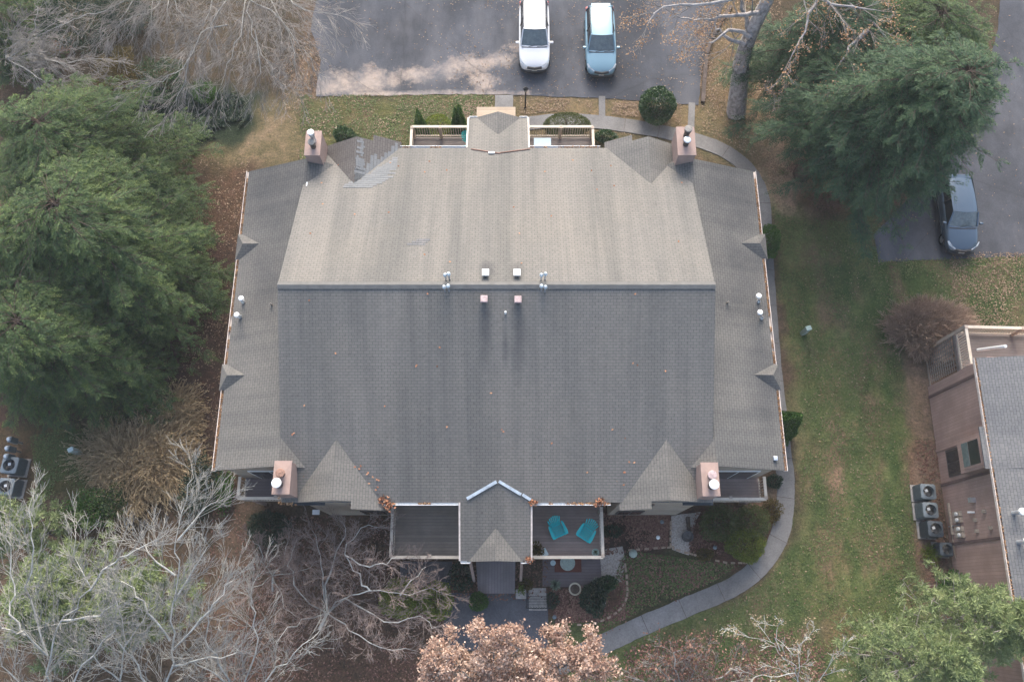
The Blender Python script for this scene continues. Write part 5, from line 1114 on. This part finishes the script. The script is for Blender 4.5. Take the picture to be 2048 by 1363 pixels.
def pine(u, v, h, rad, label, seed=0, mat='pine', ntuft=420, group=None, z0=.25):
    "white pine: whorls of limbs carrying soft starry tufts of needles; (u,v) is where the top shows"
    p = P(u, v, h*.8); rg = np.random.default_rng(seed); root = empty('pine_tree', (p.x, p.y, 0), 0, label, 'tree', group)
    MB().tube([(0, 0, h*t_) for t_ in np.linspace(0, 1, 8)], [.2*(1-.9*i/7) for i in range(8)], 8).build('trunk', M['bark_brown'], root, smooth=True); S = []; C_ = []
    nb = int(ntuft/9)
    for i in range(nb):
        t_ = z0+(1-z0)*(i/nb); az = i*2.4+rg.uniform(-.3, .3); L = rad*(1-t_)**.65*rg.uniform(.7, 1.1)+.3; hd = np.array([math.cos(az), math.sin(az), .22]); p0 = np.array([0, 0, h*t_]); p1 = p0+hd*L; S.append((tuple(p0), tuple(p1), .04, .012))
        for k in range(9):
            s = rg.uniform(.3, 1.05); q = p0+hd*L*s; o = q+np.array([-hd[1], hd[0], 0])*rg.uniform(-1, 1)*L*.36*(1.2-s*.6)+np.array([0, 0, rg.uniform(0, .22)]); S.append((tuple(q), tuple(o), .012, .006)); C_.append(o)
    C_ = np.array(C_); m_ = 46; n = len(C_)*m_; d = rg.normal(size=(n, 3)); d[:, 2] = abs(d[:, 2])*.9+.1; d = unit(d); ln = rg.uniform(.16, .30, n); c = np.repeat(C_, m_, 0)+d*ln[:, None]*.5+rg.normal(size=(n, 3))*.05
    prisms('branches', S, M['twig_grey'], root, 4); tint = np.clip(np.repeat(rg.random(len(C_)), m_)*.6+rg.random(n)*.4, 0, 1); card_mesh('crown', leafcards(c, d, ln, np.full(n, .036), 1), M[mat], root, tint); return root
# --- big evergreens
def apex(u, v, h): q = P(u, v, h); return (q.x, q.y, 0)
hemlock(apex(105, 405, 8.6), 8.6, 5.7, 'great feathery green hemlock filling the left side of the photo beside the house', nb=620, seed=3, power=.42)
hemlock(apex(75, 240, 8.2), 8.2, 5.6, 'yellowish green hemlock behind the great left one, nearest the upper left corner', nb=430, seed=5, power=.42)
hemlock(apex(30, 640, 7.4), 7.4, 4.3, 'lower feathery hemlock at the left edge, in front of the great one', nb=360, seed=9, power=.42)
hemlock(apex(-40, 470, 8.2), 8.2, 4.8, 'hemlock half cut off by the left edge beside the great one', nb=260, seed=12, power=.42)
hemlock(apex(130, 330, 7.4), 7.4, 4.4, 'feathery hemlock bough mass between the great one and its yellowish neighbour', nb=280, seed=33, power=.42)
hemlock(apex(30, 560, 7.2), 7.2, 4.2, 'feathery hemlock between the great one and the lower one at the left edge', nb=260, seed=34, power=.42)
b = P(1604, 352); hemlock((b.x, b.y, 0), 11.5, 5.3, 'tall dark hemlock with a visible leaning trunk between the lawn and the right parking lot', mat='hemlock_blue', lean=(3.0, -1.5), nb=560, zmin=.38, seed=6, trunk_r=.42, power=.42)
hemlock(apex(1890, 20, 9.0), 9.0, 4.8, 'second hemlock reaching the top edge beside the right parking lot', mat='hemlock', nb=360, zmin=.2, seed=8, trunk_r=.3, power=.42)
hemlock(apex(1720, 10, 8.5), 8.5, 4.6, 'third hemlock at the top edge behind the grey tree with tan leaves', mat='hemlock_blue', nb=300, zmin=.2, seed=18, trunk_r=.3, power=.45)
for u, v, h, r_, l, sd in ((20, 40, 6.5, 2.6, 'dark evergreen in the upper left corner behind bare branches', 31), (15, 110, 5, 1.8, 'small green evergreen at the left edge below the corner one', 32)):
    b = P(u, v, h*.4); hemlock((b.x, b.y, 0), h, r_, l, nb=70, seed=sd, trunk_r=.12, power=.7)
# --- trees with trunks top right
bare_tree('big grey trunked tree with two leaders and sparse tan leaves by the top parking lot', (1472, 228), [
    [(1545,-20,8),(1550,-60,8.8),(1560,-120,10)], [(1497,62,5.3),(1486,20,6.6),(1470,-40,8),(1440,-110,9)],
    [(1522,25,6.8),(1490,30,7.2),(1440,32,7.5),(1390,45,7.7),(1350,30,8)], [(1545,-20,8.5),(1500,-10,8.8),(1420,5,9),(1330,15,9),(1300,40,9)], [(1500,75,5.5),(1470,60,5.8),(1440,75,6),(1400,90,6.2)],
    [(1545,-20,8),(1610,-70,8.6),(1640,-30,8.5),(1625,30,8),(1600,80,7.8),(1582,115,7.5)], [(1545,-20,8),(1640,-50,8.5),(1700,15,8.2),(1760,60,8.2),(1795,110,8)], [(1735,60,8.2),(1700,95,8),(1675,135,7.8)], [(1560,-60,9),(1620,-20,9),(1680,10,9),(1750,20,9)], [(1490,90,5.2),(1450,70,5.6),(1430,50,5.8)]],
    mat='bark_grey', twig='twig_grey', trunk=[(1472,228,0),(1477,180,1.6),(1484,120,3.4),(1505,60,5.5),(1545,-20,8)], trunk_r=.56, r0=.13, cl=2.0, dens=1.5, leaves='tan_leaf', nleaf=5200, lsz=.10, seed=4, kids=(4,4,3), bias=(0,0,.1), wob=.18, lspread=.14)
bare_tree('young bare tree with grey twigs among the hemlock boughs at right', (1620, 250), [[(1630,215,3),(1650,180,5),(1690,120,7)], [(1630,215,3),(1600,200,4),(1560,190,5)], [(1640,200,4),(1690,190,5),(1740,170,6)]], r0=.05, cl=1.6, dens=2.2, seed=14, leaves='tan_leaf', nleaf=350, lsz=.09, trunk_r=.08)
# --- bare trees upper left
TL = dict(bias=(-.2, -.6, -.1), bw=.10, wob=.12, mat='bark_mid', rmin=.006, kids=(5, 4, 3), ang=(.2, .6), ls=(.5, .8), group='bare trees at the upper left')
bare_tree('bare grey tree with a long fan of branches, nearest the top parking lot', (545, -110), [
    [(520,-60,7),(500,20,7.6),(520,90,7.6),(550,150,7.2),(568,185,7)], [(510,-60,7),(490,30,7.8),(470,90,7.8),(445,150,7.5),(430,200,7)], [(490,-50,7.5),(440,20,8.2),(420,60,8.2),(400,100,8)],
    [(455,50,7.8),(400,65,8),(380,110,8),(350,145,8),(310,165,7.8),(275,185,7.5)], [(385,95,8),(372,140,7.6),(360,180,7.2),(345,215,7)], [(500,0,7.6),(560,40,7.8),(600,90,7.5),(640,160,7)], [(540,-60,7),(590,10,8),(640,25,8.2),(690,35,8)], [(530,-20,7),(575,60,7.4),(590,130,7),(600,180,6.6)], [(470,-30,8),(430,-10,8.4),(415,40,8.4),(380,60,8.2)], [(510,60,7.8),(520,130,7.4),(510,170,7)]],
    seed=21, r0=.032, cl=2.0, dens=5, trunk_r=.3, **TL)
bare_tree('bare grey tree at the top edge left of the fan shaped one', (330, -110), [
    [(340,-60,7),(320,0,7.8),(300,20,8),(270,30,8),(235,50,7.8),(200,80,7.4)], [(350,-60,7),(355,0,8),(365,40,7.8),(375,60,7.4)], [(320,-50,8),(260,-5,8),(210,20,7.8),(160,35,7.6),(110,55,7.4),(50,85,7)], [(300,-40,7),(250,20,7.5),(230,60,7),(215,90,6.8)], [(310,-30,7.5),(300,40,7.5),(290,70,7)], [(340,-20,7.5),(335,20,7.8),(345,60,7.4)]],
    seed=22, r0=.03, cl=1.8, dens=4.6, trunk_r=.25, **TL)
bare_tree('bare tree at the left edge with twigs fanning right over the bare soil patch', (10, 90), [
    [(15,118,3.5),(60,110,4.5),(130,125,5),(200,118,5.2),(255,135,5)], [(15,118,3.5),(50,140,4.5),(90,160,5),(120,165,5)], [(15,118,3.5),(40,100,4.5),(80,60,5),(140,30,5.5)], [(15,118,3.5),(70,125,4.2),(110,145,4.5),(160,155,4.8)], [(10,90,3),(30,60,4),(60,30,5)], [(15,118,3.5),(90,118,4.5),(150,140,5),(190,160,4.6)], [(10,100,3),(60,80,4.5),(100,70,5)], [(70,60,4.5),(75,30,5),(70,0,5)]],
    seed=23, r0=.03, cl=1.4, dens=4, bias=(.5, -.2, .1), bw=.1, wob=.13, kids=(4,4,4), ang=(.2,.6), ls=(.5,.75), trunk_r=.16, group='bare trees at the upper left')
# --- bare trees lower left
BL = dict(kids=(4, 4, 3), bias=(.05, .6, .4), bw=.13, wob=.13, rmin=.0065, ang=(.25, .65), ls=(.5, .8), mat='bark_pale', twig='twig_pale', group='pale bare trees at the lower left')
bare_tree('pale bare tree in the lower left corner rising to the air conditioners', (120, 1480), [
    [(110,1400,5),(95,1310,7),(125,1240,8),(180,1180,9),(155,1120,9.4),(150,1060,9.6)], [(95,1310,7),(50,1270,8),(10,1250,8.6),(-20,1230,9)], [(180,1180,9),(225,1120,9.6),(270,1100,10),(340,1060,10)], [(95,1310,7),(60,1200,8),(70,1120,9),(60,1050,9.6),(62,1000,9.8)], [(110,1400,5),(60,1380,7),(20,1340,8),(-10,1300,9)], [(125,1240,8),(200,1230,9),(245,1190,9.5)], [(50,1270,8),(22,1230,8.2),(25,1170,8.6),(15,1100,9),(20,1030,9.4)], [(130,1400,6),(160,1340,7.5),(200,1290,8.5),(230,1250,9)]], seed=41, r0=.042, cl=1.6, dens=4.4, trunk_r=.11, **BL)
bare_tree('pale bare tree whose trunk forks below the dry grasses', (330, 1500), [
    [(320,1420,5),(345,1330,6.5),(340,1240,7.5),(352,1150,8.5),(355,1080,9),(370,1000,9.5),(385,940,9.6)], [(355,1080,9),(400,1030,9.2),(440,1000,9.2)], [(350,1150,8.5),(300,1110,9),(270,1080,9)], [(340,1280,7),(300,1220,8),(260,1180,8.4),(210,1150,8.6)], [(345,1300,7),(400,1240,8),(440,1190,8.5),(470,1150,8.6)], [(320,1400,6),(270,1330,7),(240,1290,8),(210,1240,8.6)], [(345,1330,6.5),(420,1320,7.5),(480,1290,8)], [(350,1200,8),(390,1130,8.6),(420,1090,9)]], seed=42, r0=.042, cl=1.6, dens=4.4, trunk_r=.11, **BL)
bare_tree('pale bare tree with thin leaders left of the crab apple', (470, 1480), [
    [(475,1400,4),(440,1330,6),(415,1270,7),(420,1200,7.6),(440,1150,8)], [(475,1400,4),(500,1320,5.5),(510,1250,6.4),(500,1190,7),(520,1140,7.2)], [(480,1400,4),(550,1340,5),(600,1290,6),(640,1260,6)], [(475,1380,4),(400,1330,6),(370,1300,7)]], seed=43, r0=.04, cl=1.6, dens=4.2, trunk_r=.1, **BL)
bare_tree('slim bare tree between the lower left corner and the straw coloured grasses', (235, 1420), [[(240,1360,4),(250,1290,6),(240,1220,7),(215,1160,7.6),(215,1110,8)], [(250,1290,6),(290,1240,7),(320,1200,7.5)], [(240,1360,4),(180,1310,6),(140,1290,7)]], seed=44, r0=.035, cl=1.5, dens=4, trunk_r=.08, **BL)
CR = dict(mat='bark_pale', twig='twig_red', bias=(0, .3, .5), bw=.10, wob=.2, ang=(.3, .8), rmin=.0055, ls=(.45, .7), group='reddish twigged ornamental trees in front of the house')
bare_tree('spreading bare ornamental tree with pale limbs and reddish twigs left of the front balcony', (640, 1255), [
    [(655,1225,1.5),(690,1195,3),(740,1180,3.8),(800,1190,4),(860,1180,4),(900,1190,4)], [(740,1180,3.8),(715,1150,4),(690,1110,4.4),(720,1060,4.6),(770,1050,4.6)], [(655,1225,1.5),(650,1170,3),(640,1110,4),(625,1060,4.4)], [(655,1225,1.5),(600,1190,3),(580,1130,3.8),(590,1090,4.2)], [(690,1110,4.4),(740,1130,4.4),(775,1125,4.4),(800,1115,4.2)], [(690,1195,3),(770,1240,3.6),(840,1235,3.8),(880,1250,3.8)], [(655,1225,2),(700,1260,3),(760,1290,3.6),(830,1300,3.6)], [(640,1230,2),(590,1250,3),(550,1290,3.6)], [(650,1170,3),(690,1070,4.2),(680,1040,4.4)], [(800,1190,4),(830,1150,4),(850,1135,4)]],
    seed=51, r0=.036, cl=1.2, dens=6.5, trunk_r=.09, **CR)
bare_tree('smaller bare ornamental tree nearer the left corner balcony', (545, 1180), [[(545,1150,1.8),(520,1110,3),(505,1080,3.4)], [(545,1150,1.8),(570,1110,3),(580,1070,3.6)], [(545,1150,1.8),(600,1140,3),(640,1120,3.6)], [(545,1150,1.8),(510,1170,3),(470,1190,3.4)], [(545,1150,2),(560,1200,3),(590,1230,3.4)]], seed=52, r0=.028, cl=1.05, dens=9, trunk_r=.06, **CR)
# --- bottom edge
bare_tree('oak with a dense crown of pinkish bronze leaves at the bottom edge', (1010, 1440), [
    [(1010,1400,6),(990,1350,8),(980,1305,9),(960,1280,9.5)], [(1010,1400,6),(1050,1330,8),(1090,1302,9),(1110,1288,9.4)], [(1010,1400,6),(930,1350,8),(905,1310,9),(890,1295,9)], [(1050,1330,8),(1130,1330,9),(1180,1300,9.2)], [(990,1340,8),(1030,1310,9.4),(1020,1285,9.8)], [(930,1350,8),(890,1340,8.6),(870,1350,8.8)], [(1050,1370,8),(1120,1370,9),(1190,1350,9)], [(960,1380,7),(900,1380,8),(850,1400,8)], [(1000,1370,8),(1060,1370,9.4),(1090,1340,9.8)]],
    seed=61, r0=.06, cl=.95, dens=4.8, leaves='bronze_leaf', nleaf=36000, lsz=.11, lspread=.10, mat='bark_mid', trunk_r=.22, name='oak_tree', bias=(0, .2, .4), kids=(4,4,3))
bare_tree('low reddish leaved sapling right of the bronze oak at the bottom edge', (1370, 1420), [[(1360,1390,2),(1340,1350,3),(1310,1330,3.6)], [(1360,1390,2),(1380,1350,3),(1400,1310,3.6)], [(1360,1390,2),(1300,1370,3),(1250,1350,3.4)], [(1370,1390,2),(1440,1350,3),(1480,1330,3.4)], [(1380,1380,2),(1450,1370,3),(1520,1350,3)], [(1370,1390,2),(1350,1330,3.6),(1360,1300,4)]], seed=62, r0=.045, cl=1.2, dens=3, leaves='litter_red', nleaf=3800, lsz=.11, mat='bark_mid', lspread=.2, trunk_r=.08)
bare_tree('slender pale tree with tiny tan leaves in front of the bottom right lawn', (1610, 1470), [[(1600,1420,4),(1595,1363,6),(1580,1330,6.6),(1545,1290,7),(1500,1270,7.2),(1465,1255,7.4)], [(1595,1363,6),(1600,1310,7),(1610,1280,7.4)], [(1590,1345,6.4),(1540,1350,7),(1500,1345,7.2)], [(1600,1400,5),(1650,1340,6.5),(1680,1300,7)], [(1560,1300,7),(1550,1270,7.4),(1545,1250,7.6)]], seed=63, r0=.020, cl=1.0, dens=1.6, leaves='straw', nleaf=900, lsz=.08, mat='bark_pale', twig='bark_pale', trunk_r=.12, kids=(4,3,3))
pine(1880, 1330, 9, 2.9, 'pale green pine at the bottom right, left one of the pair', seed=71, ntuft=620, group='pines at the bottom right'); pine(2010, 1250, 10, 2.6, 'pale green pine at the bottom right corner in front of the brown house', seed=72, ntuft=640, group='pines at the bottom right')
pine(95, 1200, 6.0, 3.8, 'pale green pine at the lower left behind the bare trees', seed=73, ntuft=900, group='pines at the lower left'); pine(255, 1200, 6, 2.4, 'smaller pale green pine below the dry grasses', seed=74, ntuft=420, group='pines at the lower left'); pine(10, 1050, 6, 2.0, 'pale green pine at the left edge under the air conditioners', seed=76, ntuft=260, group='pines at the lower left')
# --- shrubs
shrub(1315, 211, 1.05, 1.05, 2.0, 'perfectly round dark green shrub at the edge of the top parking lot', 'holly', n=9000, ls=.11, seed=1, lump=.06, hollow=.75)
shrub(1134, 250, 1.38, .72, 1.35, 'clipped olive hedge mound behind the right north balcony', 'boxwood', n=9000, ls=.075, seed=2, lump=.05, hollow=.8)
shrub(876, 250, .78, .62, 1.25, 'low yellow green mound between the conical evergreens', 'chartreuse', n=4500, ls=.07, seed=3, lump=.06, hollow=.8)
for u, v, r_, h, l in ((840,247,.55,2.9,'narrow pointed evergreen behind the left end of the north balcony'), (913,243,.48,2.9,'pointed evergreen of a touching pair, left one'), (920,240,.50,3.2,'pointed evergreen of a touching pair, right and taller one')):
    shrub(u, v, r_, r_, h, l, 'arbor', n=6000, ls=.09, seed=4, cone=True, name='conical_evergreen', group='pointed evergreens by the north balcony', lump=.06)
shrub(1537, 482, .62, .95, 1.8, 'green rounded evergreen against the right wall, upper of two', 'arbor', n=4500, ls=.10, seed=5, lump=.1)
shrub(1577, 845, .95, .95, 3.8, 'pointed bright green evergreen against the right wall, lower of two', 'arbor', n=9000, ls=.11, seed=6, cone=True, name='conical_evergreen', lump=.08)
shrub(688, 270, .62, .5, 1.2, 'glossy dark shrub beside the left north chimney', 'holly', n=1800, ls=.13, seed=7); shrub(1210, 272, .7, .35, .7, 'low leafy green shrub at the right end of the north balcony', 'holly', n=1500, ls=.11, seed=8)
shrub(240, 160, 1.2, 2.0, 2.8, 'brown and gold shrub under the upper left bare branches', 'autumn_shrub', n=9000, ls=.11, seed=9, lump=.3, hollow=.4); shrub(210, 190, 1.0, .9, 1.6, 'low gold tinted shrub beside the great hemlock', 'autumn_shrub', n=3500, ls=.1, seed=10, lump=.3)
shrub(320, 160, 1.5, 1.5, 1.8, 'deep green shrub behind the fan of bare branches', 'holly', n=5500, ls=.1, seed=11, lump=.3); shrub(408, 184, .72, .72, 1.2, 'small bright green shrub on the dark ivy', 'arbor', n=2600, ls=.09, seed=12, lump=.2)
shrub(150, 40, 2.2, 1.6, 3.2, 'very dark evergreen shrub near the upper left corner', 'dark_ivy', n=8000, ls=.12, seed=13, lump=.3); shrub(60, 20, 1.8, 1.6, 3, 'dark green shrub in the upper left corner', 'holly', n=6000, ls=.12, seed=14, lump=.3); shrub(250, 25, 1.6, 1.2, 2.4, 'dark shrub below the top edge left of the fan of branches', 'dark_ivy', n=5000, ls=.12, seed=15, lump=.3)
shrub(1440, 1047, 1.0, .9, 1.4, 'dark green azalea left of the path below the right corner balcony', 'boxwood', n=5200, ls=.085, seed=16, lump=.22); shrub(1502, 1043, .95, .85, 1.3, 'dark green azalea close to the curved path', 'boxwood', n=5200, ls=.085, seed=17, lump=.22)
shrub(1492, 1090, .95, .80, 1.2, 'yellow green azalea in the bend of the path', 'azalea', n=7500, ls=.08, seed=18, lump=.15, hollow=.7); shrub(1545, 1020, .5, .6, .7, 'low orange tinted shrub beside the path below the right corner balcony', 'autumn_shrub', n=1400, ls=.09, seed=19, lump=.3); shrub(1410, 1108, .45, .3, .4, 'small orange shrub at the end of the gravel path', 'autumn_shrub', n=900, ls=.08, seed=20)
shrub(957, 1202, .47, .45, .8, 'small bright green bush at the corner of the paved pad', 'arbor', n=2400, ls=.09, seed=21, lump=.1); shrub(800, 1197, 1.0, .95, 1.5, 'yellow green bush under the bare ornamental tree, left of two', 'chartreuse', n=6500, ls=.08, seed=22, lump=.15); shrub(872, 1200, .85, .9, 1.4, 'yellow green bush under the bare ornamental tree, right of two', 'chartreuse', n=5500, ls=.08, seed=23, lump=.15)
shrub(1187, 1197, .62, .75, 1.1, 'dark broad leaved shrub in the south flower bed', 'dark_ivy', n=2200, ls=.14, seed=24, lump=.25); shrub(1215, 1165, .45, .35, .7, 'green leafy plant beside the right spiky plant', 'holly', n=1000, ls=.13, seed=25, lump=.3); shrub(1105, 1200, .3, .4, .4, 'low green perennial left in the south flower bed', 'dark_ivy', n=500, ls=.1, seed=26)
shrub(1225, 1062, .5, .3, .5, 'dark low plant by the house wall in the mulch bed', 'dark_ivy', n=600, ls=.12, seed=27); shrub(1052, 1168, .35, .3, .5, 'small rusty green shrub beside the porch post', 'autumn_shrub', n=700, ls=.09, seed=28); shrub(922, 1150, .6, .8, .9, 'dark shrub between the paved pad and the boardwalk', 'dark_ivy', n=1400, ls=.1, seed=29, lump=.3)
shrub(1548, 962, .45, .35, .6, 'small dark plant behind the right corner balcony', 'dark_ivy', n=900, ls=.1, seed=30); shrub(448, 980, .45, 1.0, 1.0, 'bright green shrub beside the left corner balcony', 'arbor', n=1900, ls=.11, seed=31, lump=.35, hollow=.3)
shrub(535, 1055, 1.05, .85, .9, 'dark green groundcover mound below the left corner balcony', 'dark_ivy', n=5200, ls=.09, seed=32, lump=.2); shrub(400, 975, 1.0, 1.7, 1.8, 'dark leafy shrub behind bare twigs left of the corner balcony', 'dark_ivy', n=4200, ls=.11, seed=33, lump=.35, hollow=.3)
shrub(175, 1020, 1.3, 1.0, 1.8, 'deep green shrub left of the dry grasses', 'arbor', n=4500, ls=.1, seed=34, lump=.35, hollow=.3); shrub(225, 1000, .7, .9, 1.5, 'soft grey green shrub touching the dry grasses', 'hemlock', n=3000, ls=.11, seed=35, lump=.35, hollow=.3)
shrub(1925, 1170, 1.1, .7, 1.2, 'dark green shrub at the foot of the brown wall above the pines', 'arbor', n=4500, ls=.11, seed=36, lump=.3); shrub(1862, 1108, .5, .55, .5, 'thin yellow green clump of blades beside the lowest air conditioner', 'chartreuse', n=500, ls=.3, seed=37, lump=.4, hollow=.1, asp=.08, up=1.2, cat='plant')
shrub(1600, 330, .9, .7, .5, 'low reddish brown undergrowth at the foot of the leaning hemlock trunk', 'litter_red', n=1200, ls=.08, seed=38, lump=.4, hollow=.1); shrub(1660, 400, 1.6, 1.0, .7, 'reddish undergrowth in the shade below the right hemlock', 'litter_red', n=2200, ls=.08, seed=39, lump=.4, hollow=.1)
b = P(420, 240); 
q = RNG.random((26000, 2)); poly = W([(290,175),(380,185),(480,190),(505,230),(470,270),(380,285),(310,270)]); a = np.array(poly); lo, hi = a.min(0), a.max(0); q = lo+q*(hi-lo); k = inpoly(q[:,0], q[:,1], poly) & (fbm(q[:,0], q[:,1], .9, 6) > .42); q = q[k]; n = len(q)
tag(card_mesh('groundcover', leafcards(np.concatenate([q, .05+.1*RNG.random((n, 1))], 1), RNG.normal(size=(n, 3)), np.full(n, .12), np.full(n, .08), .5), M['dark_ivy'], None, RNG.random(n)), kind='stuff')
twigdome(1862, 655, 2.35, 1.65, 1.7, 'rounded brown leafless shrub on the lawn above the brown house', n=900, seed=5)
for i, (u, v, r_, h, n_, bd, l) in enumerate(((318,888,1.4,1.7,900,(.9,.8),'largest clump of arching straw coloured grass'), (290,915,1.3,1.8,800,(.6,.3),'straw coloured grass clump in the middle of the group'), (262,930,1.1,1.8,900,(-.4,.2),'tan matted grass clump left of centre'), (368,850,.7,1.1,260,(.5,.8),'straw grass clump nearest the house gutter'), (225,905,1.0,2.0,420,(-1.0,.3),'thin straw grass leaning left over the dark lawn'), (265,980,1.1,1.6,900,(-.3,-.3),'lowest tan grass clump of the group'), (340,935,1.2,1.9,800,(.5,-.2),'brownish grass clump right of centre'), (365,812,.6,1.3,260,(.5,.7),'small isolated straw tuft on the dark mulch'))):
    grassclump(u, v, r_, h, l, n=n_, bend=bd, seed=i)
# ---------------- thin haze in the air ----------------
hz = MB().box(-420, 420, -420, 520, -1.0, 46.0).build('haze', M['plastic_black'])
hm = bpy.data.materials.new('haze'); hm.use_nodes = True; hm.node_tree.nodes.clear()
ho = hm.node_tree.nodes.new('ShaderNodeOutputMaterial'); hv = hm.node_tree.nodes.new('ShaderNodeVolumePrincipled')
hv.inputs['Color'].default_value = (.86, .93, 1, 1); hv.inputs['Density'].default_value = .00045; hm.node_tree.links.new(hv.outputs[0], ho.inputs['Volume'])
hz.data.materials.clear(); hz.data.materials.append(hm); tag(hz, kind='stuff')
